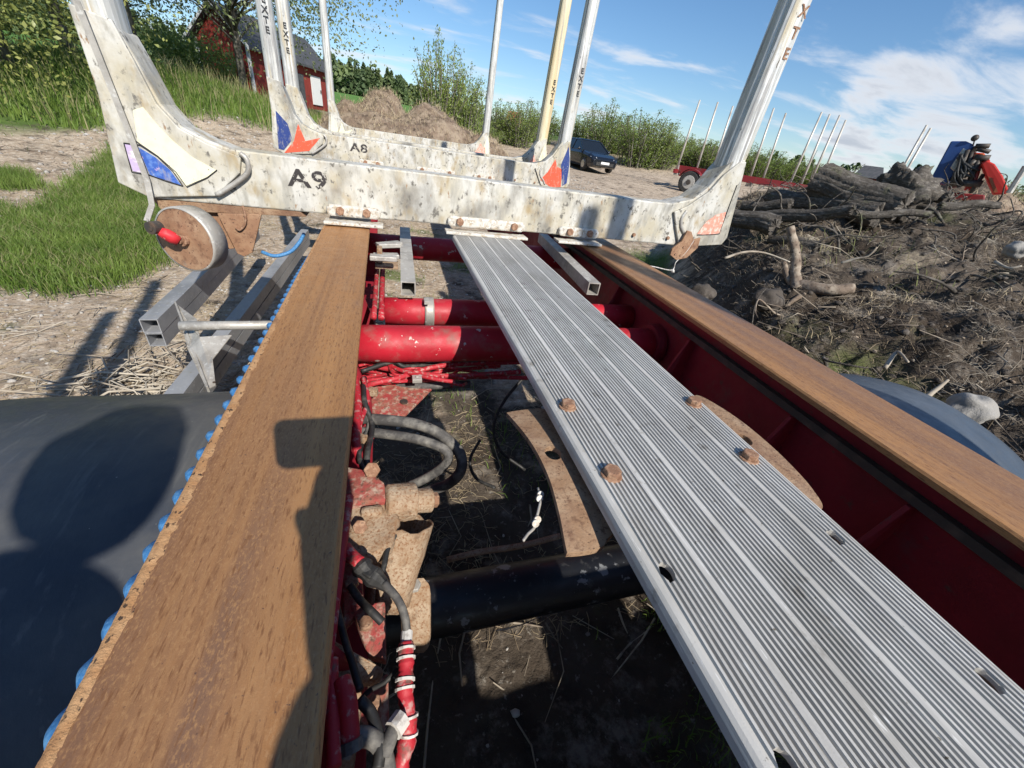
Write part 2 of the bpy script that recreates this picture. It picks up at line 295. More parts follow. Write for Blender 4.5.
def copy_tree(o, parent=None):
    c = o.copy(); COL.objects.link(c); c.parent = parent
    for ch in list(o.children): copy_tree(ch, c)
    return c
def cut(o, holes):                                     # real holes: boolean with a joined cutter
    c = build('cutter', holes, 'dark_steel', o.parent)
    b = o.modifiers.new('holes', 'BOOLEAN'); b.object = c; b.operation = 'DIFFERENCE'; b.solver = 'EXACT'
    bpy.context.view_layer.update()
    dg = bpy.context.evaluated_depsgraph_get()
    me = bpy.data.meshes.new_from_object(o.evaluated_get(dg)); o.modifiers.clear(); o.data = me
    bpy.data.objects.remove(c)
def text(name, body, size, ext, mt, parent, mw):
    cu = bpy.data.curves.new(name, 'FONT'); cu.body = body; cu.size = size; cu.extrude = ext; cu.align_x = 'CENTER'; cu.align_y = 'CENTER'; cu.space_character = 1.1; cu.offset = size * .02
    t = bpy.data.objects.new('tmp', cu); COL.objects.link(t); bpy.context.view_layer.update()
    me = bpy.data.meshes.new_from_object(t.evaluated_get(bpy.context.evaluated_depsgraph_get())); bpy.data.objects.remove(t)
    me.transform(mw); me.materials.clear(); me.materials.append(M[mt])
    o = bpy.data.objects.new(name, me); COL.objects.link(o); o.parent = parent; return o

# ------------------------------------------------------------------ terrain
def vnoise(x, y, seed=0):
    xi = np.floor(x).astype(np.int64); yi = np.floor(y).astype(np.int64); fx = x - xi; fy = y - yi
    fx = fx * fx * (3 - 2 * fx); fy = fy * fy * (3 - 2 * fy)
    def h(a, b):
        n = (a * 374761393 + b * 668265263 + seed * 974711) & 0x7fffffff
        n = ((n ^ (n >> 13)) * 1274126177) & 0x7fffffff
        return ((n ^ (n >> 16)) & 0xffff) / 65535.0
    return (h(xi, yi) * (1 - fx) + h(xi + 1, yi) * fx) * (1 - fy) + (h(xi, yi + 1) * (1 - fx) + h(xi + 1, yi + 1) * fx) * fy
def fbm(x, y, o=5, seed=0, ridge=False):
    s = 0; a = .5; t = 0
    for i in range(o):
        n = vnoise(x, y, seed + i * 17) * 2 - 1
        if ridge: n = 1 - 2 * np.abs(n)
        s = s + a * n; t += a; a *= .55; x = x * 2.03 + 11.3; y = y * 2.03 - 7.1
    return s / t
def ss(x, a, b): t = np.clip((x - a) / (b - a), 0, 1); return t * t * (3 - 2 * t)
def bankmask(x, y):
    r = np.hypot(x, y)
    side = ss(x - .74 * np.maximum(y, 0) - .25 * np.minimum(y, 0), -.1, 1.1 + .12 * np.abs(y))
    return side * ss(x, 1.55, 2.0) * (1 - ss(r, 8.2, 12.5))
def height(x, y, detail=True):
    x = np.asarray(x, float); y = np.asarray(y, float); r = np.hypot(x, y); az = np.degrees(np.arctan2(x, y))
    hl = np.interp(r, [0, 8, 22, 30, 45, 90, 160, 260, 900], [0, 0, .55, .9, 1.7, 4.2, 6.8, 9.5, 14])
    hr = np.interp(r, [0, 8, 22, 30, 45, 90, 900], [0, 0, .45, .9, 2.5, 3.0, 4.0])
    w = ss(az, 2, 16); h = hl * (1 - w) + hr * w
    h = h + 1.3 * np.exp(-((x + 7.5) ** 2 + (y - 19) ** 2) / 40)
    h = h + .25 * ss(-x, 3, 9)
    m = bankmask(x, y); u = np.maximum(x - 1.7, 0)
    bh = .12 + 1.42 * (1 - np.exp(-u / 2.3)) + .05 * np.maximum(x - 5, 0)
    if detail:
        bh = bh + .18 * fbm(x * .9, y * .9, 4, 3) + .15 * fbm(x * 2.2, y * 2.2, 4, 9, True) + .06 * fbm(x * 8, y * 8, 5, 21) * ss(20 - r, 0, 12)
        h = h + .03 * fbm(x * 1.3, y * 1.3, 5, 5) * ss(14 - r, -4, 4) + .12 * fbm(x * .25, y * .25, 3, 8) * ss(r, 8, 20) * (1 - ss(r, 60, 90))
        h = h + .012 * fbm(x * 14, y * 14, 3, 31) * (1 - ss(r, 8, 12))
    h = h * (1 - m) + np.maximum(h, bh) * m
    return h
def hz(x, y): return float(height(np.array([x]), np.array([y]))[0])

aa = np.radians(np.concatenate([np.arange(-180, -95, 3.0), np.arange(-95, -40, .6), np.arange(-40, 20, .36), np.arange(20, 100, .24), np.arange(100, 180, 3.0)]))
rr = [.25]
while rr[-1] < 900: rr.append(rr[-1] * (1.014 if rr[-1] < 10 else 1.022))
rr = np.array(rr); A, R = np.meshgrid(aa, rr)
GX, GY = R * np.sin(A), R * np.cos(A); GZ = height(GX, GY)
nA, nR = len(aa), len(rr)
V = np.stack([GX.ravel(), GY.ravel(), GZ.ravel()], 1); V = np.vstack([V, [[0, 0, hz(0, 0)]]])
i, j = np.meshgrid(np.arange(nR - 1), np.arange(nA), indexing='ij'); j2 = (j + 1) % nA
Fq = np.stack([(i * nA + j).ravel(), (i * nA + j2).ravel(), ((i + 1) * nA + j2).ravel(), ((i + 1) * nA + j).ravel()], 1)
cen = len(V) - 1; inner = np.array([(cen, (k + 1) % nA, k, k) for k in range(nA)])
def ground_masks(x, y):
    r = np.hypot(x, y); az = np.degrees(np.arctan2(x, y)); wob = .35 * fbm(x * .9, y * .9, 4, 41); w2 = 1.5 * fbm(x * .2, y * .2, 4, 43)
    xl = -3.95 - .25 * np.maximum(y - 6, 0) - 1.5 * ss(y, 5.2, 4.2); xr = -2.55 - .08 * (y - 5)
    ga = ss(x + wob, xl - .2, xl + .2) * (1 - ss(x + wob * 1.6, xr - .35, xr + .35)) * ss(y + wob, 3.7, 4.1) * (1 - ss(y, 9.5, 11))
    gl = ss(r + w2 + 3.6 * ss(-x, 4.5, 6.5), 15, 17) * (1 - ss(x + w2 * .5 + .10 * np.maximum(y - 12, 0), -3.2, -1.4))
    gleft = ss(-x + wob, 6.2, 7.0) * (1 - ss(y, 5, 6)) * ss(y, -20, 1)
    field = ss(r + w2 * 3, 38, 44)
    under = .55 * ss(fbm(x * 2.1, y * 2.1, 4, 51), .05, .35) * (1 - ss(np.abs(x - .5), .6, 1.1)) * ss(y, 1.0, 1.6)
    patch = .75 * ss(fbm(x * .8, y * .8, 5, 57), .12, .38) * ss(-x, 2.2, 3.5) * ss(r, 4, 6)
    strip = ss(x - .75 * y, -1.6, -.4) * (1 - ss(x - .75 * y, .1, .5)) * ss(y, 2.5, 3.2) * (1 - ss(y, 6, 7.5)) * .9
    g = np.clip(np.maximum.reduce([ga, gl, gleft * .8, field, under, strip, patch]), 0, 1)
    return g, bankmask(x, y), ss(r, 38, 50) * (1 - ss(az, 12, 20))
g_, m_, f2_ = ground_masks(V[:, 0], V[:, 1])

def ground_material():
    m = bpy.data.materials.new('ground'); m.use_nodes = True; t = m.node_tree; n = t.nodes; k = t.links.new; b = n['Principled BSDF']
    at_ = n.new('ShaderNodeAttribute'); at_.attribute_name = 'masks'; sp = n.new('ShaderNodeSeparateColor'); k(at_.outputs['Color'], sp.inputs[0])
    tcn = n.new('ShaderNodeTexCoord')
    def N(sc, d=6, ro=.62, seed=0):
        q = n.new('ShaderNodeTexNoise'); q.inputs['Scale'].default_value = sc; q.inputs['Detail'].default_value = d; q.inputs['Roughness'].default_value = ro
        mpn = n.new('ShaderNodeMapping'); mpn.inputs['Location'].default_value = (seed, seed, 0); k(tcn.outputs['Object'], mpn.inputs[0]); k(mpn.outputs[0], q.inputs['Vector']); return q.outputs['Fac']
    def R_(f, lo, hi):
        q = n.new('ShaderNodeMapRange'); q.inputs[1].default_value = lo; q.inputs[2].default_value = hi; k(f, q.inputs[0]); return q.outputs[0]
    def X(f, a, c):
        q = n.new('ShaderNodeMix'); q.data_type = 'RGBA'
        k(f, q.inputs[0]) if not isinstance(f, float) else setattr(q.inputs[0], 'default_value', f)
        for s_, v in ((6, a), (7, c)):
            if isinstance(v, tuple): q.inputs[s_].default_value = (*v, 1)
            else: k(v, q.inputs[s_])
        return q.outputs[2]
    soil = X(R_(N(.9, 8), .42, .62), (.35, .27, .195), (.46, .37, .275)); soil = X(R_(N(14, 7, .7, 3), .48, .62), soil, (.56, .48, .38)); soil = X(R_(N(40, 5, .7, 5), .56, .66), soil, (.12, .09, .065)); soil = X(R_(N(2.4, 6, .6, 15), .60, .72), soil, (.17, .125, .09))
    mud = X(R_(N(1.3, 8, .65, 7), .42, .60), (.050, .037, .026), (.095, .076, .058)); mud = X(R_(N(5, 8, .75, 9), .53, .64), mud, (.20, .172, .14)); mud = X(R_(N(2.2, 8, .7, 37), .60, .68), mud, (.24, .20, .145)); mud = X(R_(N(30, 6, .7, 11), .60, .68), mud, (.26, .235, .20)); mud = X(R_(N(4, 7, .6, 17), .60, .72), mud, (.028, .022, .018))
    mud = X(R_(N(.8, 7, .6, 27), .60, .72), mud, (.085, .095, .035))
    grass = X(R_(N(1.2, 6, .6, 13), .4, .62), (.055, .10, .02), (.10, .155, .035)); grass = X(R_(N(.35, 6, .6, 19), .56, .7), grass, (.20, .18, .09))
    fld = X(R_(N(.04, 4, .6, 23), .4, .65), (.085, .20, .03), (.12, .25, .045))
    c = X(R_(sp.outputs[0], .1, .75), soil, grass)
    c = X(sp.outputs[2], c, fld)
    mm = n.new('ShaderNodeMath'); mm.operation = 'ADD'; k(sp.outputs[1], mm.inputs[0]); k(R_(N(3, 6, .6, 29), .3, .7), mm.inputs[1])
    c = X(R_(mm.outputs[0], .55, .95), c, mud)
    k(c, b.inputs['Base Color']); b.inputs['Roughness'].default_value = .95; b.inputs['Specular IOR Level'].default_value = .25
    h = None
    for sc, st in ((6, .03), (28, .012), (110, .004)):
        bn = n.new('ShaderNodeBump'); bn.inputs['Strength'].default_value = 1; bn.inputs['Distance'].default_value = st; k(N(sc, 6, .65, sc), bn.inputs['Height'])
        if h is not None: k(h, bn.inputs['Normal'])
        h = bn.outputs[0]
    k(h, b.inputs['Normal']); return m
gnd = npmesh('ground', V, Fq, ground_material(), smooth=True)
cap = bpy.data.meshes.new('x')
bm = bmesh.new(); bm.from_mesh(gnd.data); bm.verts.ensure_lookup_table()
for k in range(nA): 
    f = bm.faces.new((bm.verts[cen], bm.verts[k], bm.verts[(k + 1) % nA])); f.smooth = True
bmesh.ops.recalc_face_normals(bm, faces=bm.faces[-nA:]); bm.to_mesh(gnd.data); bm.free(); bpy.data.meshes.remove(cap)
att = gnd.data.color_attributes.new('masks', 'FLOAT_COLOR', 'POINT')
und_ = np.clip((1 - ss(np.abs(V[:, 0] - .45), .75, 1.5)) * (1 - ss(V[:, 1], 1.0, 3.4)) * .8 + .1 * fbm(V[:, 0] * 3, V[:, 1] * 3, 3, 9), 0, 1); m_ = np.maximum(m_, und_ * (1 - ss(V[:, 1], 2.6, 3.4)))  # dark soil under the trailer, with some of its shade painted in
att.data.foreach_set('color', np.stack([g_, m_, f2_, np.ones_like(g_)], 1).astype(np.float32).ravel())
tag(gnd, kind='structure')

# ------------------------------------------------------------------ LOG TRAILER
T = empty('log_trailer', (.44, 1.9, 0))
tag(T, 'large log trailer in front, rusty rails, ribbed aluminium walkway, white bunks with tall stakes', 'log trailer')
FT = 1.15                                             # top of the rails
def railx(side, y): return (-.150 - .0135 * y) if side < 0 else (1.0 + .031 * y)
for side in (-1, 1):
    hw = .0885 if side < 0 else .105
    y0, y1 = -4.5, 9.4
    fl = MB(); n = 70; ys = [y0 + (y1 - y0) * i / n for i in range(n + 1)]
    # crowned top flange: cross-section with rolled edges swept along the rail
    prof = [(-1, -.016), (-1, -.005), (-.965, -.0005), (-.9, 0), (-.5, .0012), (0, .0016), (.5, .0012), (.9, 0), (.965, -.0005), (1, -.005), (1, -.016)]
    vs = []; fs = []
    for y in ys:
        for a, b in prof: vs.append((railx(side, y) + a * hw, y, FT + b))
    k = len(prof)
    for a in range(n):
        for b in range(k): fs.append((a * k + b, a * k + (b + 1) % k, (a + 1) * k + (b + 1) % k, (a + 1) * k + b))
    fs += [tuple(range(k)), tuple(range(n * k, n * k + k))]
    fl.add(vs, fs)
    web = MB()
    def sweep(mb, x0, x1, z0, z1):
        vs = [(railx(side, y) + x, y, z) for y in (y0 + .01, y1 - .01) for x in (x0, x1) for z in (z0, z1)]
        mb.add(vs, [(0, 1, 3, 2), (4, 6, 7, 5), (0, 4, 5, 1), (2, 3, 7, 6), (0, 2, 6, 4), (1, 5, 7, 3)])
    sweep(web, -.007, .007, FT - .46, FT - .0155)
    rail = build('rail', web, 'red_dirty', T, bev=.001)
    build('top_flange', fl, 'rail_rust', rail, smooth=False)
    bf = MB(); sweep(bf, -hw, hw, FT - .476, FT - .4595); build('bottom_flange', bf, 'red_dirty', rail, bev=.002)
    if side < 0:
        ed = MB(); random.seed(3)
        # rough corroded strip along the outer edge of the flange
        vs = []; fs = []; N_ = 700; ya, yb = -.6, 1.84
        for i in range(N_ + 1):
            y = ya + (yb - ya) * i / N_; xx = railx(side, y) - hw
            w = .009 + .005 * mnoise.noise((y * 9, 0, 0)) + .004 * mnoise.noise((y * 40, 3, 0)); w *= 1.2 if y < .9 else max(.4, 1.2 - (y - .9))
            for a in range(7):
                t = a / 6; vs.append((xx - .0015 + (w + .0015) * t, y, FT + .0022 * math.sin(math.pi * min(1, t * 1.15 + .1)) + .0011 * mnoise.noise((y * 150, t * 4, 0))))
        for i in range(N_):
            for a in range(6): fs.append((i * 7 + a, i * 7 + a + 1, (i + 1) * 7 + a + 1, (i + 1) * 7 + a))
        ed.add(vs, fs); build('corroded_edge', ed, 'rail_edge', rail, smooth=True)
    # longitudinal strip and stiffener plates on the inner face of the web
    s_ = -side
    st = MB(); x0 = .0075 * s_; st_vs = None
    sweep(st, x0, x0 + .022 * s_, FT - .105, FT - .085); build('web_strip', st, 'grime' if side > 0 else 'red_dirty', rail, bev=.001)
    for y in (.27, .56, 1.0, 1.55, 2.6, 3.4, 5.6, 6.6):
        x = railx(side, y) + .0075 * s_; g = MB()
        g.prism([(x, y, FT - .106), (x + .03 * s_, y, FT - .106), (x + .085 * s_, y + .01, FT - .30), (x + .085 * s_, y, FT - .458), (x, y, FT - .458)], (0, .010, 0))
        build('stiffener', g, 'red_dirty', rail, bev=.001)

# cross tubes
def ctube(y, z, r, x0, x1, m, nm='cross_tube'):
    mb = MB(); mb.tube([(x0 + (x1 - x0) * i / 10, y, z) for i in range(11)], r, 32); return build(nm, mb, m, T, smooth=False)
def shade(o, ang=35):
    for p in o.data.polygons: p.use_smooth = len(p.vertices) == 4
    return o
ct1 = shade(ctube(1.20, .93, .062, -.13, 1.01, 'red_paint'))
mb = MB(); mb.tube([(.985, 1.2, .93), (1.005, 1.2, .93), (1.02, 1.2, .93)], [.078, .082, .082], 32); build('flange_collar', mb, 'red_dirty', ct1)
ct2 = shade(ctube(1.44, .945, .052, -.03, 1.03, 'red_paint'))
mb = MB(); mb.tube([(.115 + .007 * i, 1.44, .945) for i in range(6)], .057, 28); shade(build('clamp_band', mb, 'galv', ct2))
mb = MB(); mb.box((.12, 1.40, 1.005), (.018, .04, .012)); build('clamp_screw', mb, 'galv', ct2, bev=.001)
ct3 = shade(ctube(2.25, .98, .062, -.15, 1.05, 'red_paint')); shade(ctube(4.6, .9, .06, -.2, 1.1, 'red_paint')); shade(ctube(-.9, .93, .06, -.13, .98, 'red_paint'))
# axles, wheels and fenders
for yc in (.60, -.85):
    mb = MB(); mb.tube([(-.72, yc - .06, .50), (-.3, yc - .06, .50), (1.2, yc - .06, .50), (1.62, yc - .06, .50)], [.05, .073, .073, .05], 32)
    ax = shade(build('axle', mb, 'black_axle', T))
    if yc > 0:
        mb = MB(); mb.prism([(.22, yc - .142, .485), (.30, yc - .146, .49), (.36, yc - .138, .50), (.30, yc - .135, .47), (.26, yc - .135, .455)], (0, -.002, .004)); build('torn_label', mb, 'tape_white', ax)
    for sx in (-1, 1):
        xc = -.54 if sx < 0 else 1.45
        w = MB(); ro, ri, hw = .49, .29, .15; n = 48
        pr = [(-hw, ri), (-hw * 1.03, ri + .05), (-hw, ro - .05), (-hw * .85, ro - .008), (-hw * .4, ro), (hw * .4, ro), (hw * .85, ro - .008), (hw, ro - .05), (hw * 1.03, ri + .05), (hw, ri)]
        vs = [(xc + a, yc - .06 + b * math.cos(2 * math.pi * q / n), .5 + b * math.sin(2 * math.pi * q / n)) for q in range(n) for a, b in pr]
        kk = len(pr); fs = [(q * kk + a, q * kk + (a + 1) % kk, ((q + 1) % n) * kk + (a + 1) % kk, ((q + 1) % n) * kk + a) for q in range(n) for a in range(kk)]
        w.add(vs, fs); wh = build('wheel', w, 'rubber', T, smooth=True)
        r2 = MB(); r2.tube([(xc - .13, yc - .06, .5), (xc - .11, yc - .06, .5), (xc - .02 * sx, yc - .06, .5), (xc + .11, yc - .06, .5), (xc + .13, yc - .06, .5)], [.288, .27, .25, .27, .288], 40); shade(build('rim', r2, 'galv', wh))
        bd = MB(); xb = xc - sx * .15; bd.tube([(xb, yc - .06, .5), (xb - sx * .05, yc - .06, .5), (xb - sx * .17, yc - .06, .5), (xb - sx * .175, yc - .06, .5)], [.17, .21, .21, .19], 44); shade(build('brake_drum', bd, 'rust_plate', wh))
for yc, nm in ((.60, 'fender_front'), (-.87, 'fender')):
    for sx in (-1, 1):
        x0, x1 = (-.86, -.272) if sx < 0 else (1.17, 1.72)
        vs = []; fs = []; n = 60; m = 14
        for i in range(n + 1):
            th = math.radians(-12 + 204 * i / n if yc > 0 else -12 + 204 * i / n); R0 = .585
            for j in range(m + 1):
                x = x0 + (x1 - x0) * j / m; e = abs(2 * j / m - 1); rr_ = R0 - .022 * e ** 6 + .004 * mnoise.noise((x * 5, th * 3, yc))
                vs.append((x, yc + rr_ * math.cos(th), .455 + rr_ * math.sin(th)))
        for i in range(n):
            for j in range(m): fs.append((i * (m + 1) + j, i * (m + 1) + j + 1, (i + 1) * (m + 1) + j + 1, (i + 1) * (m + 1) + j))
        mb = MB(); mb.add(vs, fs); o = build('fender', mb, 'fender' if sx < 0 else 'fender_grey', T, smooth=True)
        so_ = o.modifiers.new('s', 'SOLIDIFY'); so_.thickness = .006
# ribbed aluminium walkway
X0, X1 = .268, .604
xs = []
def rib(x): return [(x, 0), (x + .0010, .0034), (x + .0040, .0034), (x + .0050, 0)]
x = X0 + .016; prof = [(X0, -.020), (X0 + .0006, -.010), (X0 + .003, -.004), (X0 + .007, -.001), (X0 + .012, 0)]
pitch = .0072
for grp in range(5):
    for q in range(7): prof += rib(x); x += pitch
    if grp < 4: prof += [(x + .0008, 0), (x + .0018, .0030), (x + .0115, .0030), (x + .0125, 0)]; x += .0145
sc = (X1 - .014 - X0 - .016) / (x - X0 - .016)
prof = [(a if a <= X0 + .0121 else X0 + .016 + (a - X0 - .016) * sc, b) for a, b in prof]
prof += [(X1 - .010, 0), (X1 - .006, -.001), (X1 - .002, -.004), (X1, -.010), (X1, -.030)]
prof += [(X1 - .005, -.030), (X1 - .005, -.005), (X0 + .005, -.005), (X0 + .005, -.020)]
mb = MB(); P0 = FT + .004
mb.prism([(a, -1.6, P0 + b) for a, b in prof], (0, 3.44, 0))
plank = build('walkway_plank', mb, 'alu_plank', T)
hl = MB()
for y in (.19, .022, -.14, -.3, -.6, .83 * 0 + -.9):
    for x in (.293, .566):
        c = [(x + .0085 * math.cos(t) * 1.0, y + .012 * math.sin(t), P0 - .03) for t in [2 * math.pi * q / 16 for q in range(16)]]
        hl.prism(c, (0, 0, .06))
cut(plank, hl)
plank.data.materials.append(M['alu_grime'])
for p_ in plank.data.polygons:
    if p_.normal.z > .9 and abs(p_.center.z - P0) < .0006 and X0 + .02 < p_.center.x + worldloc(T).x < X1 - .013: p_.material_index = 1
for x, y in ((.299, .512), (.300, .342), (.570, .50), (.563, .345)):
    b = MB(); rot = random.uniform(0, 1)
    b.prism([(x + .0135 * math.cos(rot + math.pi / 3 * q), y + .0135 * math.sin(rot + math.pi / 3 * q), P0 + .0045) for q in range(6)], (0, 0, .010))
    b.tube([(x, y, P0 + .001), (x, y, P0 + .0048)], .0165, 20)
    build('bolt', b, 'rust_bolt', plank, bev=.002)
# curved cover plates that stick out from under the walkway
def plate(name, outline, z, hole, arch):
    pts = [onz(px, py, z) for px, py in outline]; ymid = sum(p.y for p in pts) / len(pts); mb = MB()
    sp = spline(pts + [pts[0]], 5)[:-1]
    mb.prism([(p.x, p.y, z - .0) for p in sp], (0, 0, .010)); o = build(name, mb, 'rust_plate', T)
    h = MB(); c = onz(*hole, z); h.prism([(c.x + .014 * math.cos(t), c.y + .017 * math.sin(t), z - .05) for t in [2 * math.pi * q / 18 for q in range(18)]], (0, 0, .2))
    cut(o, h)
    bm = bmesh.new(); bm.from_mesh(o.data); bmesh.ops.triangulate(bm, faces=[f for f in bm.faces if len(f.verts) > 4]); bmesh.ops.subdivide_edges(bm, edges=[e for e in bm.edges if e.calc_length() > .03], cuts=3, use_grid_fill=True)
    L0 = worldloc(T)
    for v in bm.verts: v.co.z -= arch * ((v.co.y + L0.y - ymid) / .16) ** 2
    bm.to_mesh(o.data); bm.free(); b = o.modifiers.new('b', 'BEVEL'); b.width = .002; b.limit_method = 'ANGLE'
    return o
plate('spring_cover_plate', [(507, 410), (515, 408), (530, 406), (545, 406), (575, 425), (610, 475), (620, 520), (607, 540), (603, 546), (590, 550), (570, 552), (566, 548), (558, 515), (547, 480), (530, 445)], 1.108, (552, 457), .014)
plate('spring_cover_plate', [(683, 402), (692, 397), (703, 399), (735, 421), (768, 449), (797, 477), (812, 494), (821, 508), (812, 511), (770, 500), (720, 460), (680, 420)], 1.134, (741, 443), .006)

# ---------------- bunks
def bunk_beam(yk, behind=False):
    B = MB(); D = .125
    zt, zb = CH - .166, CH - .362
    def yy(z): return yk
    left = [(-.945, zb + .042), (-.862, zb - .002), (1.60, zb - .006), (1.815, zb + .02), (1.835, zb + .06), (1.80, CH - .108), (1.765, CH + .075), (1.705, CH + .09), (1.66, CH + .03), (1.60, CH - .065), (1.53, CH - .13), (1.42, zt + .004), (1.30, zt), (-.56, zt), (-.63, zt + .02), (-.70, CH - .115), (-.745, CH - .055), (-.776, CH + .05), (-.803, CH + .13), (-.903, CH + .15), (-.912, CH - .05)]
    B.prism([(x, yk, z) for x, z in left], (0, D, 0))
    o = build('bunk', B, 'bunk_paint', T, bev=.006)
    # cast end plates, proud of the beam
    gl = MB(); gl.prism([(x, yk - .0165, z) for x, z in [(-.942, zb + .045), (-.862, zb + .004), (-.64, zb + .03), (-.60, zb + .07), (-.545, zb + .12), (-.53, zb + .175), (-.565, zt - .010), (-.635, zt + .012), (-.705, CH - .118), (-.752, CH - .055), (-.778, CH + .05), (-.806, CH + .15), (-.905, CH + .17), (-.908, CH - .05)]], (0, .0145, 0))
    build('end_plate', gl, 'bunk_paint', o, bev=.004)
    gr = MB(); gr.prism([(x, yk - .0165, z) for x, z in [(1.52, zb + .012), (1.60, zb - .002), (1.812, zb + .022), (1.832, zb + .062), (1.797, CH - .108), (1.758, CH + .07), (1.72, CH + .062), (1.655, CH + .0), (1.60, CH - .085), (1.50, CH - .165), (1.43, CH - .20), (1.47, CH - .27)]], (0, .0145, 0))
    build('end_plate', gr, 'bunk_paint', o, bev=.004)
    # stakes: ribbed aluminium profiles with a slight inward lean
    for (xb, xt, hw_, cream) in ((-.865, -.84, .060, 0), (1.712, 1.80, .064, 1 if yk > 4.8 else 0)):
        n = 28; vs = []; fs = []; zs = [CH - .30, CH - .1, CH + .3, CH + .8, CH + 1.5, CH + 2.3]
        for iz, z in enumerate(zs):
            t = (z - zs[0]) / (zs[-1] - zs[0]); xc = xb + (xt - xb) * t; yc_ = yk + D / 2; s_ = 1 - .22 * t
            for q in range(n):
                a = 2 * math.pi * q / n; g = .93 if q % 7 == 2 else 1.0
                ca, sa = math.cos(a), math.sin(a); sq = 1 / max(abs(ca) ** 3 + abs(sa) ** 3, .4) ** (1 / 3)
                vs.append((xc + hw_ * s_ * g * ca * min(sq, 1.1), yc_ + (D / 2 + .008) * s_ * g * sa * min(sq, 1.1), z))
        for i in range(len(zs) - 1):
            for q in range(n): fs.append((i * n + q, i * n + (q + 1) % n, (i + 1) * n + (q + 1) % n, (i + 1) * n + q))
        fs += [tuple(range(n)), tuple(range((len(zs) - 1) * n, len(zs) * n))]
        st = MB(); st.add(vs, fs); so2 = build('stake', st, 'stake_cream' if cream and yk < 6 else 'stake_paint', o)
        # raised writing on the stake
        zc = {1.9: CH + .60, 4.28: CH + .54, 5.0: CH + .50}.get(yk)
        if zc:
            t = (zc - zs[0]) / (zs[-1] - zs[0]); xc = xb + (xt - xb) * t; yf = yk + D / 2 - (D / 2 + .008) * (1 - .22 * t) * 1.02
            lean = math.atan((xt - xb) / (zs[-1] - zs[0]))
            for i_, ch in enumerate('EXTE'):
                zz_ = zc + (.5 - i_ * .32) * (.25 if yk < 4 else .20) * .9; xx_ = xc + (zz_ - zc) * math.tan(lean) + .012
                mw = Matrix.Translation(Vector((xx_, yf - .001, zz_)) - worldloc(T)) @ Matrix.Rotation(math.pi / 2, 4, 'X')
                text('lettering', ch, .058 if yk < 4 else .058, .0012, 'decal_line' if not (yk < 4 and xb > 0) else 'rust_bolt', so2, mw)
    # rib bent along the end plates
    for pts in ([(-.64, zb + .035), (-.60, zb + .06), (-.545, zb + .10), (-.515, zb + .13), (-.512, zb + .17), (-.53, zb + .188)], [(1.50, zb + .175), (1.485, zb + .135), (1.50, zb + .095), (1.535, zb + .06), (1.56, zb + .025)]):
        mb = MB(); mb.tube(spline([(x, yk - .018, z) for x, z in pts], 5), .009, 8); build('weld_rib', mb, 'galv', o, smooth=True)
    return o, zt, zb
def sheet(o, name, pts, yk, m, dy=.0175, th=.0016):
    mb = MB(); mb.prism([(x, yk - dy, z) for x, z in pts], (0, -th, 0)); return build(name, mb, m, o)
bunks = []
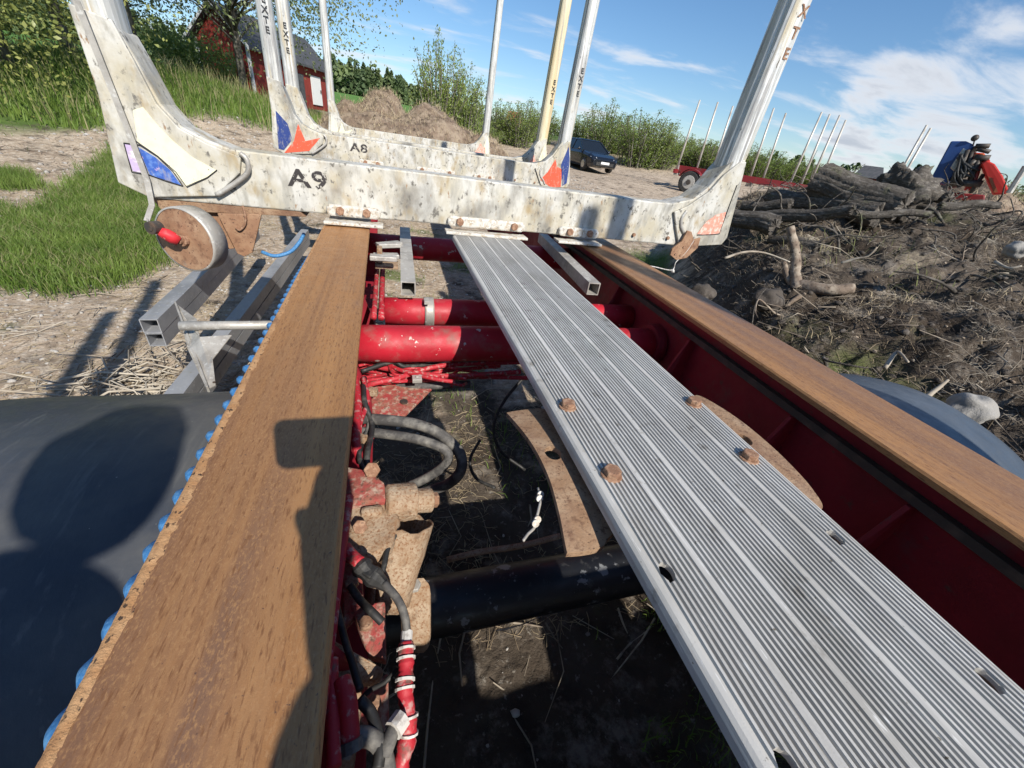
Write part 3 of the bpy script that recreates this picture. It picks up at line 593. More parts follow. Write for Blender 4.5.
for yk in (1.9, 4.28, 5.0, 8.2, -.62, -1.36):
    o, zt, zb = bunk_beam(yk); bunks.append(o)
    if yk in (1.9,):
        # decals as read off the photograph on the bunk's front plane
        P = lambda l: [((p := ony(a, b, yk - .018)).x, p.z) for a, b in l]
        sheet(o, 'decal', P([(133, 110), (143, 107), (155, 122), (172, 140), (192, 157), (216, 170), (207, 177), (186, 186), (176, 174), (158, 158), (138, 143)]), yk, 'decal_cream')
        sheet(o, 'decal', P([(138, 147), (155, 157), (170, 170), (181, 185), (166, 180), (150, 175)]), yk, 'decal_blue')
        sheet(o, 'decal', P([(124, 144), (136, 146), (148, 174), (133, 171)]), yk, 'decal_lilac')
        for l in ([(124, 143), (140, 145), (158, 157), (173, 171), (183, 186)], [(183, 186), (166, 181), (150, 175), (132, 172), (124, 143)], [(136, 141), (158, 156), (176, 172), (187, 187), (207, 178), (217, 170)]):
            mb = MB(); mb.tube([(x, yk - .0192, z) for x, z in P(l)], .0018, 6); build('decal_outline', mb, 'decal_line', o)
        sheet(o, 'decal', P([(697, 234), (706, 222), (716, 215), (726, 212), (720, 233), (708, 235)]), yk, 'decal_pink')
        mb = MB(); mb.tube([(x, yk - .0192, z) for x, z in P([(697, 235), (719, 234), (727, 212), (737, 185)])], .0018, 6); build('decal_outline', mb, 'decal_line', o)
        for body, px_, py_ in (('A9', 308, 180),):
            c = ony(px_, py_, yk - .001); s_ = .088
            text('lettering', body, s_, .0012, 'letter', o, Matrix.Translation(c - worldloc(T)) @ Matrix.Rotation(math.pi / 2, 4, 'X') @ Matrix.Diagonal((1.35, 1, 1, 1)))
    if yk in (4.28, 5.0, 8.2):
        sheet(o, 'decal', [(1.50, CH - .30), (1.57, CH - .22), (1.63, CH - .10), (1.66, CH - .16), (1.72, CH - .18), (1.74, CH - .34), (1.64, CH - .36)], yk, 'decal_red' if yk < 5 else 'decal_pink')
        sheet(o, 'decal', [(1.70, CH - .14), (1.75, CH + .03), (1.79, CH - .10), (1.80, CH - .30), (1.755, CH - .33)], yk, 'decal_navy' if yk < 5 else 'decal_cream')
        sheet(o, 'decal', [(-.86, CH - .35), (-.66, CH - .31), (-.56, CH - .20), (-.68, CH - .24), (-.72, CH - .12), (-.77, CH - .25)], yk, 'decal_red' if yk < 5 else 'decal_cream')
        sheet(o, 'decal', [(-.90, CH - .32), (-.875, CH - .05), (-.80, CH - .13), (-.78, CH - .24), (-.86, CH - .33)], yk, 'decal_navy' if yk < 5 else 'decal_cream')
        if yk < 8: text('lettering', 'A8' if yk < 5 else 'A7', .09, .0012, 'letter', o, Matrix.Translation(Vector((-.25, yk - .001, CH - .24)) - worldloc(T)) @ Matrix.Rotation(math.pi / 2, 4, 'X') @ Matrix.Diagonal((1.35, 1, 1, 1)))
    # fixing lugs with rusty bolts on rails and walkway
    for (xa, xb_) in ((-.255, -.04), (.25, .62), (.80, 1.02)):
        lg = MB(); n = 8; pts = []
        h = .045; zc = zb + .018
        pts = [(xa + .012, zc - h / 2), (xb_ - .012, zc - h / 2), (xb_, zc - h / 4), (xb_, zc + h / 4), (xb_ - .014, zc + h / 2), (xa + .014, zc + h / 2), (xa, zc + h / 4), (xa, zc - h / 4)]
        lg.prism([(x, yk - .001, z) for x, z in pts], (0, -.026, 0)); lo = build('fixing_lug', lg, 'white_lug', o, bev=.008)
        fo = MB(); fo.box(((xa + xb_) / 2, yk - .03, FT + .013), (xb_ - xa + .02, .075, .012)); build('foot_plate', fo, 'white_lug', lo, bev=.003)
        for xx in (xa + .055, xb_ - .055):
            bt = MB(); bt.prism([(xx + .018 * math.cos(math.pi / 3 * q + .3), yk - .027, zc + .002 + .018 * math.sin(math.pi / 3 * q + .3)) for q in range(6)], (0, -.016, 0)); build('bolt', bt, 'rust_bolt', lo, bev=.003)
    for xx in (1.235, 1.45):
        bt = MB(); bt.tube([(xx, yk - .001, zb + .03), (xx, yk - .012, zb + .03)], .009, 8); build('rivet', bt, 'rust_bolt', o)

# rusted strip under the bunk's left end, hanger bracket, hook and the strap drum
yk = 1.9
mb = MB(); mb.prism([(-.865, yk + .005, CH - .366), (-.845, yk + .005, CH - .405), (-.34, yk + .005, CH - .385), (-.36, yk + .005, CH - .365)], (0, .10, 0)); under = build('underside_strip', mb, 'rust_plate', T, bev=.002)
mb = MB(); mb.prism([(p.x, yk - .01, p.z) for p in [ony(a, b, yk) for a, b in [(218, 213), (262, 214), (258, 232), (253, 252), (245, 256), (238, 253)]]], (0, .012, 0)); hb = build('hanger_bracket', mb, 'rust_disc', T, bev=.002)
mb = MB(); mb.tube(spline([(p.x, yk - .02, p.z) for p in [ony(a, b, yk) for a, b in [(244, 205), (247, 216), (246, 224), (241, 229), (237, 226)]]], 6), .0045, 8); build('hook', mb, 'rust_bolt', hb, smooth=True)
mb = MB(); mb.prism([(p.x, yk + .03, p.z) for p in [ony(a, b, yk) for a, b in [(196, 212), (222, 213), (236, 250), (219, 252), (206, 240)]]], (0, .05, 0)); build('drum_bracket', mb, 'rust_disc', T, bev=.002)
# drum: a short cylinder whose axis points to the rear and a little left
c = ony(186, 240, 1.74); axd = Vector((-.42, -1, .05)).normalized(); R_d = .108
mb = MB(); mb.tube([c - axd * .004, c + axd * .0045], R_d - .001, 48); drum = build('strap_drum', mb, 'rust_disc', T)
mb = MB(); mb.tube([c - axd * .0605, c - axd * .06, c - axd * .002, c + axd * .006, c + axd * .0065], [.09, R_d + .006, R_d + .006, R_d + .005, R_d - .0005], 48, False); shade(build('rim', mb, 'galv', drum))
mb = MB(); q = axd.orthogonal().normalized()
mb.tube([c - axd * .03, c + axd * .022], .02, 16); mb.tube([c + axd * .02, c + axd * .034], .011, 8)
build('hub', mb, 'rust_bolt', drum, bev=.002)
h0, h1 = c + axd * .030, ony(160, 231, 1.70)
mb = MB(); mb.tube([h0, h0.lerp(h1, .35), h0.lerp(h1, .7), h1], [.017, .021, .02, .016], 10, wob=.12); build('handle', mb, 'handle_red', drum, smooth=True)
e1 = h1 + Vector((-.014, -.0, .01)); mb = MB(); mb.tube([e1 - axd * .02, e1 + axd * .016], .021, 20); mb.tube([e1 + axd * .0165, e1 + axd * .018], .011, 14); build('knob', mb, 'dark_steel', drum, bev=.003)
# strap running from the drum up along the stake
sp = [ony(a, b, y) for a, b, y in [(76, 0, 1.86), (104, 70, 1.865), (128, 130, 1.868), (147, 180, 1.87), (152, 205, 1.86), (147, 220, 1.80), (149, 228, 1.74)]]
mb = MB(); vs = []
for p, q in zip(sp[:-1], sp[1:]): mb.bar(p, q + (q - p).normalized() * .004, .018, .003, (0, 1, .1))
build('lashing_strap', mb, 'galv', T)
# bracket with cord at the right end of the bunk
mb = MB(); mb.prism([(p.x, yk - .03, p.z) for p in [ony(a, b, yk) for a, b in [(683, 229), (687, 230), (689, 238), (696, 236), (693, 246), (682, 256), (672, 258), (666, 253), (668, 247), (677, 240)]]], (0, -.012, 0))
rb = build('end_bracket', mb, 'rust_disc', T, bev=.002)
for a, b in ((671, 252), (676, 253), (679, 245)):
    p = ony(a, b, yk); h = MB(); h.tube([(p.x, yk - .0425, p.z), (p.x, yk - .046, p.z)], .006, 8); build('bolt', h, 'rust_bolt', rb)
mb = MB(); mb.tube(spline([ony(a, b, y) for a, b, y in [(694, 240, 1.86), (686, 252, 1.86), (676, 262, 1.86), (672, 270, 1.85), (655, 267, 1.72), (640, 264, 1.62)]], 8), .0028, 6); build('cord', mb, 'tape_white', rb, smooth=True)
p = ony(673, 271, 1.85); mb = MB(); mb.blob(p, .012, 1, .4); build('knot', mb, 'tape_white', rb)

# square hollow support tubes under the bunk
a, b = onz(407, 287, 1.05), onz(404, 232, 1.05); b = Vector((.075, 2.3, 1.05)); a = Vector((.055, 1.40, 1.05))
mb = MB(); mb.hollow(a, b, .052, .004); build('support_tube', mb, 'galv', T)
mb = MB(); mb.hollow((.815, 1.43, 1.07), (.90, 2.35, 1.07), .052, .004); build('support_tube', mb, 'galv', T)
mb = MB(); mb.box((-.02, 1.68, 1.05), (.09, .09, .012)); mb.box((-.045, 1.68, 1.09), (.02, .05, .06)); build('support_bracket', mb, 'rust_tan', T, bev=.003)
mb = MB()
for k_ in range(4): mb.box((-.03 + .01 * k_, 1.60 + .10 * k_, 1.10 - .02 * (k_ % 2)), (.10, .04, .018), Matrix.Rotation(.2 * k_, 3, 'Z'))
build('stacked_clamps', mb, 'galv', T, bev=.003)
mb = MB(); mb.tube([(-.04, y, .98 + .004 * math.sin(y * 9)) for y in np.linspace(1.3, 2.1, 14)], .011, 8); mb.tube([(-.062, y, 1.0) for y in np.linspace(1.25, 2.1, 9)], .009, 8); build('air_pipe', mb, 'hose_red', T, smooth=True)

# ---------------- aluminium side guard left of the trailer
SG = MB()
gz = .50
def pp(px, py, z=gz): return onz(px, py, z)
g0, g1 = pp(152, 330), pp(232, 250)
dirg = (g1 - g0); dirg.z = 0; dirg.normalize(); perp = Vector((dirg.y, -dirg.x, 0))
mb = MB(); mb.hollow(g0 + Vector((0, 0, .02)), g0 + dirg * 2.3 + Vector((0, 0, .02)), .075, .004); mb.hollow(g0 + Vector((0, 0, -.056)), g0 + dirg * 2.3 + Vector((0, 0, -.056)), .072, .004)
sg = build('side_guard', mb, 'alu_dark', T)
i0, i1 = pp(178, 398, .42), pp(292, 250, .42)
di = (i1 - i0).normalized(); mb = MB(); mb.hollow(i0 - di * .25, i1 + di * .7, .07, .004); mb.hollow(i0 - di * .25 + Vector((.0, 0, -.078)), i1 + di * .7 + Vector((.0, 0, -.078)), .07, .004); build('guard_profile', mb, 'alu_dark', sg)
br = [(176, 303), (196, 318), (270, 326), (268, 332), (232, 333), (215, 360), (216, 385), (209, 389), (200, 391), (180, 335)]
zz_b = .62
A_, B_, C_, D_ = onz(177, 305, zz_b), onz(210, 390, zz_b - .10), onz(228, 333, zz_b - .02), onz(203, 333, zz_b)
mb = MB(); mb.prism([A_, onz(197, 320, zz_b), onz(200, 338, zz_b), onz(232, 336, zz_b), onz(213, 360, zz_b - .05), onz(216, 386, zz_b - .10), B_ + Vector((-.01, 0, 0)), onz(188, 350, zz_b - .05)], (0, 0, .006)); brk = build('guard_bracket', mb, 'galv', sg, bev=.001)
mb = MB(); mb.bar(A_ + Vector((-.004, 0, -.012)), B_ + Vector((-.006, 0, -.012)), .008, .065); build('bracket_edge', mb, 'galv', brk, bev=.001)
for t in (.12, .5, .62, .74, .86, .95):
    p = A_.lerp(B_, t) + Vector((.022, .006, .007)); h = MB(); h.tube([p, p + Vector((0, 0, .003))], .006, 10); build('bolt', h, 'dark_steel', brk)
ta, tb = onz(180, 326, zz_b + .03), onz(276, 325, zz_b + .03); mb = MB(); mb.tube([ta, ta.lerp(tb, .5), tb + (tb - ta) * .5], .021, 18); shade(build('guard_crossbar', mb, 'galv', sg))

# ---------------- blue rope beside the left rail
mb = MB(); n = 900
for ph in (0, math.pi):
    pts = []
    for i in range(n + 1):
        y = -.35 + 2.17 * i / n; cx_ = railx(-1, y) - .0885 - .0015; sag = .010 * math.sin(y * 2.1) - max(0, y - 1.2) * .03
        a = 2 * math.pi * y / .074 + ph
        pts.append((cx_ - .008 * max(0, y - 1) + .0082 * math.cos(a), y, FT - .025 + sag + .0078 * math.sin(a)))
    mb.tube(pts, .0080, 8)
rope = build('rope', mb, 'rope', None, smooth=True, origin=(-.26, 1.0, 1.13)); tag(rope, 'twisted blue rope lying along the outer edge of the left rusty rail', 'rope')
mb = MB(); mb.tube(spline([ony(a, b, y) for a, b, y in [(262, 252, 1.98), (275, 256, 1.96), (290, 252, 1.98), (299, 243, 2.0), (304, 234, 2.05)]], 8), .008, 8); o = build('rope', mb, 'rope', None, smooth=True, origin=(-.5, 2, 1.1)); tag(o, 'short loop of blue rope hanging below the white bunk beside the hanger bracket', 'rope')

# ---------------- hoses and suspension cluster between left rail and walkway
def hose(pts, r, m, nm='brake_hose', k=8, par=T):
    mb = MB(); mb.tube(spline(pts, k), r, 10); return build(nm, mb, m, par, smooth=True)
Z = lambda px, py, z: onz(px, py, z)
random.seed(5)
for l, z, r in (([(356, 357), (375, 366), (410, 372), (450, 376), (520, 372)], .84, .009), ([(356, 368), (390, 371), (420, 380), (470, 377), (530, 378)], .82, .008), ([(356, 392), (372, 384), (398, 378), (430, 368), (460, 364), (520, 362)], .85, .009),
                ([(370, 356), (385, 362), (400, 370), (430, 378), (455, 382)], .86, .007), ([(430, 362), (460, 358), (500, 358), (540, 360)], .83, .008), ([(360, 376), (400, 384), (440, 372), (500, 366)], .81, .007)):
    hose([Z(a, b, z + random.uniform(-.008, .008)) for a, b in l], r, 'hose_red')
hose([Z(a, b, .80) for a, b in ((380, 381), (420, 386), (470, 384))], .013, 'hose_grey', 'hydraulic_hose')
for px_, py_ in ((417, 357), (417, 379)):
    p = Z(px_, py_, .87); mb = MB(); mb.box(p, (.03, .03, .014)); mb.tube([p + Vector((0, 0, .007)), p + Vector((0, 0, .011))], .006, 6); build('hose_clip', mb, 'galv', T, bev=.002)
p = Z(466, 360, .86); mb = MB(); mb.box(p, (.085, .03, .03)); mb.tube([p + Vector((-.05, 0, 0)), p + Vector((.055, 0, 0))], .011, 12); mb.tube([p, p + Vector((0, 0, .03))], .012, 6); build('hose_coupling', mb, 'hose_grey', T, bev=.003)
hose([Z(352, 418, .88), Z(385, 420, .90), Z(415, 424, .90), Z(440, 434, .88), Z(459, 452, .84), Z(461, 470, .80), Z(448, 484, .74), Z(425, 492, .70), Z(400, 500, .66)], .0145, 'hose_grey', 'hydraulic_hose')
hose([Z(352, 431, .87), Z(385, 434, .88), Z(420, 440, .88), Z(445, 450, .86), Z(447, 462, .83), Z(430, 476, .78), Z(405, 488, .74), Z(386, 496, .70)], .0125, 'hose_grey', 'hydraulic_hose')
hose([Z(525, 376, .75), Z(505, 400, .68), Z(494, 425, .6), Z(500, 450, .52), Z(525, 470, .45)], .006, 'hose_black', 'cable')
hose([Z(480, 440, .4), Z(470, 460, .35), Z(476, 478, .3), Z(495, 488, .3)], .007, 'hose_black', 'cable')
# vertical red lines against the web
hose([Z(352, 360, .92), Z(358, 400, .92), Z(356, 440, .92), Z(361, 462, .90)], .010, 'hose_red', 'air_pipe')
hose([(-.088, .52, .97), (-.09, .40, .98), (-.094, .25, .98), (-.1, .05, .98), (-.1, -.2, .98)], .0095, 'hose_red', 'air_pipe')
mb = MB(); pts = [Z(366, 385, .80), Z(436, 384, .80), Z(405, 415, .78), Z(372, 418, .78)]; mb.prism(pts, (0, 0, -.01)); bp = build('bracket_plate', mb, 'red_flaky', T, bev=.002)
p = Z(404, 402, .79); mb = MB(); mb.tube([p + Vector((0, 0, -.002)), p + Vector((0, 0, .004))], .012, 14); build('bolt', mb, 'dark_steel', bp)
# brake camshaft bracket: red plate, tan casting, boss, torn shroud
mb = MB(); mb.prism([Z(341, 465, .95), Z(368, 470, .96), Z(384, 482, .96), Z(388, 500, .95), Z(338, 505, .95)], (0, 0, -.02)); cb = build('cam_bracket', mb, 'red_flaky', T, bev=.004)
mb = MB(); mb.prism([Z(342, 500, .935), Z(366, 498, .94), Z(392, 496, .94), Z(400, 518, .935), Z(392, 545, .93), Z(374, 558, .92), Z(345, 552, .93)], (0, 0, -.03)); mb.box(Z(372, 512, .94), (.04, .02, .02)); build('casting', mb, 'rust_tan', cb, bev=.008)
c0, c1 = Z(383, 503, .93), Z(432, 500, .91)
mb = MB(); mb.tube([c0, c0.lerp(c1, .05), c0.lerp(c1, .62), c0.lerp(c1, .63), c0.lerp(c1, .64), c0.lerp(c1, .98), c1], [.028, .036, .036, .030, .024, .024, .018], 22, wob=.02); build('boss', mb, 'rust_tan', cb, bev=.002)
mb = MB(); mb.tube([c1, c1 + (c1 - c0) * .12], .016, 6); build('end_nut', mb, 'rust_bolt', cb, bev=.002)
c2 = Z(405, 558, .86); top_ = Z(408, 520, .90); n = 22; vs = []; fs = []; a0, a1 = 1.9, 6.3
axs = (Z(396, 585, .80) - Z(410, 515, .91)).normalized(); u1 = axs.orthogonal().normalized(); u2 = axs.cross(u1)
base = Z(404, 520, .90)
for i in range(9):
    for j in range(n + 1):
        a = 2 * math.pi * j / n; L_ = .16 * i / 8 + (.012 * mnoise.noise((j * .9, 3, 0)) if i == 8 else 0) + (.014 * abs(mnoise.noise((j * 1.3, 7, 0))) if i == 0 else 0)
        rr_ = .058 - .016 * (i / 8) + .003 * mnoise.noise((j * .6, i * .5, 2)); vs.append(base + axs * L_ + (u1 * math.cos(a) + u2 * math.sin(a)) * rr_)
for i in range(8):
    for j in range(n): fs.append((i * (n + 1) + j, i * (n + 1) + j + 1, (i + 1) * (n + 1) + j + 1, (i + 1) * (n + 1) + j))
mb = MB(); mb.add(vs, fs); shd = build('torn_shroud', mb, 'rust_tan', cb, smooth=True); q = shd.modifiers.new('s', 'SOLIDIFY'); q.thickness = .004
# hanger arm below, flaky plates
mb = MB(); mb.prism([Z(399, 585, .78), Z(408, 577, .79), Z(424, 576, .79), Z(431, 584, .78), Z(431, 636, .70), Z(424, 643, .69), Z(408, 643, .69), Z(402, 636, .70)], (0, 0, -.05)); ha = build('hanger_arm', mb, 'rust_tan', T, bev=.008)
p = Z(414, 587, .79); mb = MB(); mb.prism([p + Vector((.014 * math.cos(math.pi / 3 * q), .014 * math.sin(math.pi / 3 * q), 0)) for q in range(6)], (0, 0, .010)); build('bolt', mb, 'galv', ha, bev=.002)
mb = MB(); mb.prism([Z(342, 560, .88), Z(362, 566, .88), Z(363, 606, .87), Z(343, 628, .86)], (0, 0, -.02)); build('flaky_plate', mb, 'red_flaky', T, bev=.003)
mb = MB(); mb.prism([Z(350, 606, .87), Z(385, 601, .87), Z(386, 660, .85), Z(368, 655, .85)], (0, 0, -.02)); build('flaky_plate', mb, 'red_flaky', T, bev=.003)
mb = MB(); mb.prism([Z(328, 636, .90), Z(384, 668, .86), Z(378, 680, .85), Z(345, 685, .86), Z(326, 690, .90)], (0, 0, -.02)); build('torque_plate', mb, 'rust_tan', T, bev=.004)
mb = MB(); mb.prism([Z(352, 700, .80), Z(388, 672, .78), Z(389, 735, .74), Z(360, 745, .76)], (0, 0, -.03)); build('flaky_plate', mb, 'red_flaky', T, bev=.003)
mb = MB(); mb.prism([Z(338, 700, .82), Z(362, 690, .82), Z(352, 768, .78), Z(336, 768, .78)], (0, 0, -.03)); build('flaky_plate', mb, 'rust_tan', T, bev=.003)
# grey fitting with red end, cable to the taped red hose
hose([Z(345, 548, .97), Z(352, 556, .97), Z(360, 563, .97)], .010, 'hose_red', 'hose_end')
mb = MB(); pts = [Z(358, 561, .965), Z(366, 571, .96), Z(378, 580, .95), Z(388, 588, .94)]; mb.tube(spline(pts, 5), [.011, .012, .015, .017, .016, .013, .013, .015, .016, .015, .013, .011, .010, .009, .008, .008], 10); mb.box(pts[1], (.035, .02, .02), Matrix.Rotation(-.7, 3, 'Z')); build('hose_coupling', mb, 'hose_black', T, smooth=False, bev=.002)
hose([Z(384, 583, .95), Z(398, 600, .94), Z(405, 618, .93), Z(407, 636, .92)], .0062, 'hose_grey', 'hydraulic_hose')
mb = MB(); mb.tube([Z(407, 632, .92), Z(406, 644, .92)], .0085, 12); build('hose_sleeve', mb, 'tape_white', T)
random.seed(11)
pts = spline([Z(406, 643, .92), Z(406, 665, .915), Z(405, 690, .91), Z(408, 715, .90), Z(407, 740, .885), Z(400, 768, .87)], 9); mb = MB(); mb.tube(pts, [.0105 + random.uniform(-.0012, .0016) for _ in pts], 12, wob=.07)
rh = build('taped_hose', mb, 'hose_red', T, smooth=True)
for i_ in (2, 6, 14, 17, 27, 33):
    mb = MB(); mb.tube([pts[i_], pts[i_ + 1]], .0135, 12); build('tape_wrap', mb, 'tape_white', rh)
hose([Z(341, 681, .95), Z(347, 700, .95), Z(349, 725, .94), Z(350, 748, .93)], .0115, 'hose_red', 'air_pipe')
mb = MB(); mb.tube([Z(350, 740, .935), Z(351, 752, .93)], .014, 12); build('hose_sleeve', mb, 'hose_grey', T)
hose([Z(334, 768, .95), Z(333, 740, .95), Z(332, 700, .95), Z(332, 660, .95)], .008, 'hose_red', 'air_pipe')
hose([Z(342, 757, .92), Z(349, 741, .925), Z(362, 736, .925), Z(376, 741, .92), Z(384, 755, .91), Z(388, 775, .90)], .0105, 'hose_grey', 'hydraulic_hose')
hose([Z(384, 755, .915), Z(389, 741, .92), Z(393, 730, .92), Z(401, 718, .915)], .009, 'hose_grey', 'hydraulic_hose')
mb = MB(); mb.tube([Z(393, 731, .922), Z(402, 718, .918)], .0125, 10); build('tape_wrap', mb, 'tape_white', T)
hose([Z(398, 668, .90), Z(385, 682, .89), Z(368, 692, .88), Z(352, 712, .87), Z(345, 735, .86)], .0035, 'hose_black', 'cable')

random.seed(21)
for i in range(9):
    x0_ = random.uniform(352, 364); y0_ = random.uniform(352, 392); l = [(x0_, y0_)]
    for q in range(1, 5): l.append((x0_ + q * random.uniform(18, 34), y0_ * .6 + 370 * .4 + random.uniform(-10, 10)))
    hose([Z(a, b, random.uniform(.80, .87)) for a, b in l], random.uniform(.0045, .008), random.choice(['hose_red', 'hose_red', 'hose_black']), 'air_hose')
for i in range(5):
    x_ = random.uniform(350, 372); l = [(x_, 378), (x_ + random.uniform(-6, 8), 400), (x_ + random.uniform(-8, 10), 425), (x_ + random.uniform(-6, 8), 452), (x_ + random.uniform(-4, 6), 472)]
    hose([Z(a, b, random.uniform(.86, .93)) for a, b in l], random.uniform(.004, .008), random.choice(['hose_red', 'hose_black', 'hose_grey']), 'air_hose')
for px_, py_, z_ in ((357, 384, .90), (362, 410, .90), (360, 440, .91), (372, 392, .86)):
    p = Z(px_, py_, z_); mb = MB(); mb.box(p, (.034, .016, .022), Matrix.Rotation(random.uniform(-.4, .4), 3, 'Z')); mb.tube([p + Vector((0, -.012, 0)), p + Vector((0, .014, 0))], .011, 6); build('hose_fitting', mb, 'rust_tan', T, bev=.002)
for l, r in (([(350, 585), (360, 600), (372, 612), (382, 622)], .006), ([(335, 600), (345, 640), (352, 662), (360, 690)], .005), ([(398, 530), (388, 548), (384, 566), (380, 578)], .005), ([(360, 700), (372, 715), (380, 745), (378, 768)], .007)):
    hose([Z(a, b, .93 - .02 * random.random()) for a, b in l], r, 'hose_black', 'cable')
mb = MB(); mb.tube([Z(372, 470, .965), Z(372, 470, .975)], .016, 6); build('bolt', mb, 'rust_bolt', cb, bev=.002)
mb = MB(); mb.tube([Z(360, 527, .94), Z(360, 527, .952)], .013, 6); build('bolt', mb, 'rust_bolt', cb, bev=.002)
for a, b, z_ in ((352, 585, .89), (366, 625, .88), (374, 705, .80), (345, 720, .83)):
    q = Z(a, b, z_); mb = MB(); mb.tube([q, q + Vector((0, 0, .010))], .012, 6); build('bolt', mb, 'rust_bolt', T, bev=.002)
# small hook and split pin by the axle
p0 = [Z(538, 488, 1.09), Z(541, 497, 1.088), Z(539, 508, 1.085), Z(536, 520, 1.08), Z(534, 528, 1.08), Z(528, 534, 1.08), Z(523, 541, 1.08)]
mb = MB(); mb.tube(spline(p0, 5), .0022, 8); hk = build('lever_hook', mb, 'galv', T, smooth=True)
for a, b in ((540, 494), (539, 498), (537, 519), (535, 523)):
    q = Z(a, b, 1.088); h = MB(); h.tube([q, q + Vector((0, -.003, .002))], .0055, 10); build('washer', h, 'white_lug', hk)
# torn band under the bunk (rusty leaf plates seen in the dark)
mb = MB(); mb.tube(spline([Z(447, 560, .62), Z(480, 552, .64), Z(520, 546, .65), Z(560, 536, .66)], 5), .008, 6); build('brake_rod', mb, 'rust_tan', T, smooth=True)
# leaf springs under each rail
for sx, xx in ((-1, -.16), (1, 1.03)):
    for k_ in range(4):
        mb = MB(); L_ = .62 - .1 * k_; n = 14
        top = [(xx - .035, .55 + L_ * (2 * i / n - 1), .60 - .012 * k_ + .05 * (2 * i / n - 1) ** 2 * (L_ / .62) ** 2) for i in range(n + 1)]
        mb.prism(top + [(a, b, c - .010) for a, b, c in top[::-1]], (.07, 0, 0)); build('leaf_spring', mb, 'dark_steel', T, bev=.001)
# ------------------------------------------------------------------ PERSON holding the camera (behind it, kneeling on the rear of the walkway)
def skin_chain(name, pts, edges, radii, m, parent, sub=2, root=0):
    ofs = worldloc(parent) if parent else Vector()
    me = bpy.data.meshes.new(name); me.from_pydata([tuple(Vector(p) - ofs) for p in pts], edges, []); me.materials.append(M[m])
    o = bpy.data.objects.new(name, me); COL.objects.link(o); o.parent = parent
    sk = o.modifiers.new('skin', 'SKIN'); 
    for v, r in zip(me.skin_vertices[0].data, radii): v.radius = (r, r) if not isinstance(r, tuple) else r
    me.skin_vertices[0].data[root].use_root = True
    sb = o.modifiers.new('sub', 'SUBSURF'); sb.levels = sub; sb.render_levels = sub
    return o
PE = empty('person', (-.05, -1.05, FT)); tag(PE, 'person in a dark jacket kneeling on the trailer, holding out a phone in one hand', 'person')
H_ = lambda x, y, z: (x, y, CH + z)
pts = [H_(-.20, -1.05, -.10), H_(-.20, -.92, .10), H_(-.19, -.78, .22), H_(-.15, -.68, .29), H_(-.125, -.645, .33),
       H_(-.38, -.78, .25), H_(-.52, -.66, -.05), H_(-.42, -.55, -.25), H_(-.03, -.84, .20), H_(.105, -.60, .0), H_(.085, -.34, -.01),
       H_(-.31, -1.05, -.13), H_(-.36, -.73, -.30), H_(-.35, -1.14, -.345), H_(-.09, -1.05, -.13), H_(-.02, -.73, -.30), H_(-.05, -1.14, -.345)]
ed = [(0, 1), (1, 2), (2, 3), (3, 4), (2, 5), (5, 6), (6, 7), (2, 8), (8, 9), (9, 10), (0, 11), (11, 12), (12, 13), (0, 14), (14, 15), (15, 16)]
rad = [.15, .15, .16, .105, .085, .085, .05, .033, .075, .068, .055, .10, .07, .05, .10, .07, .05]
body = skin_chain('body', pts, ed, rad, 'jacket', PE)
mb = MB(); mb.blob(H_(-.11, -.605, .43), (.078, .098, .118), 3, .02); hd = build('head', mb, 'skin', PE, smooth=True)
mb = MB(); mb.blob(H_(-.115, -.63, .455), (.096, .108, .110), 3, .10); build('hair', mb, 'hair', PE, smooth=True)
mb = MB(); mb.tube([H_(-.11, -.508, .445), H_(-.11, -.492, .415), H_(-.11, -.505, .41)], [.008, .014, .008], 8); build('nose', mb, 'skin', PE, smooth=True)
for sx, wrist in ((-1, H_(-.42, -.55, -.25)), (1, H_(.085, -.34, -.01))):
    w_ = Vector(wrist); tgt = Vector(H_(-.36, -.38, -.32) if sx < 0 else H_(.055, -.055, -.005)); d_ = (tgt - w_)
    pts = [w_, w_ + d_ * .45, w_ + d_ * .75]; ed = [(0, 1), (1, 2)]; rad = [.034, .044, .046]
    for f_i in range(4):
        b0 = len(pts); off = Vector((0, 0, .03 - .02 * f_i)); p1 = pts[2] + off + d_.normalized() * .03; pts += [p1, p1 + d_.normalized() * .03 + Vector((-sx * .006, 0, 0)), p1 + d_.normalized() * .045 + Vector((-sx * .028, 0, 0))]
        ed += [(2, b0), (b0, b0 + 1), (b0 + 1, b0 + 2)]; rad += [.010, .009, .008]
    b0 = len(pts); pts += [pts[1] + Vector((-sx * .035, .02, .01)), pts[1] + Vector((-sx * .05, .05, .015))]; ed += [(1, b0), (b0, b0 + 1)]; rad += [.012, .010]
    skin_chain('hand', pts, ed, rad, 'skin', PE)
ph = MB(); ph.prism([H_(.045 + sx * (.0775 - .014) + .014 * math.cos(a), -.0325, sz * (.040 - .014) + .014 * math.sin(a)) for sx, sz, a0 in ((1, 1, 0), (-1, 1, 1.571), (-1, -1, 3.142), (1, -1, 4.712)) for a in (a0, a0 + .52, a0 + 1.05, a0 + 1.571)], (0, .009, 0)); o = build('phone', ph, 'dark_steel', None, bev=.001, origin=H_(.045, -.028, 0)); tag(o, 'dark phone held out level in the kneeling person\'s right hand', 'phone')

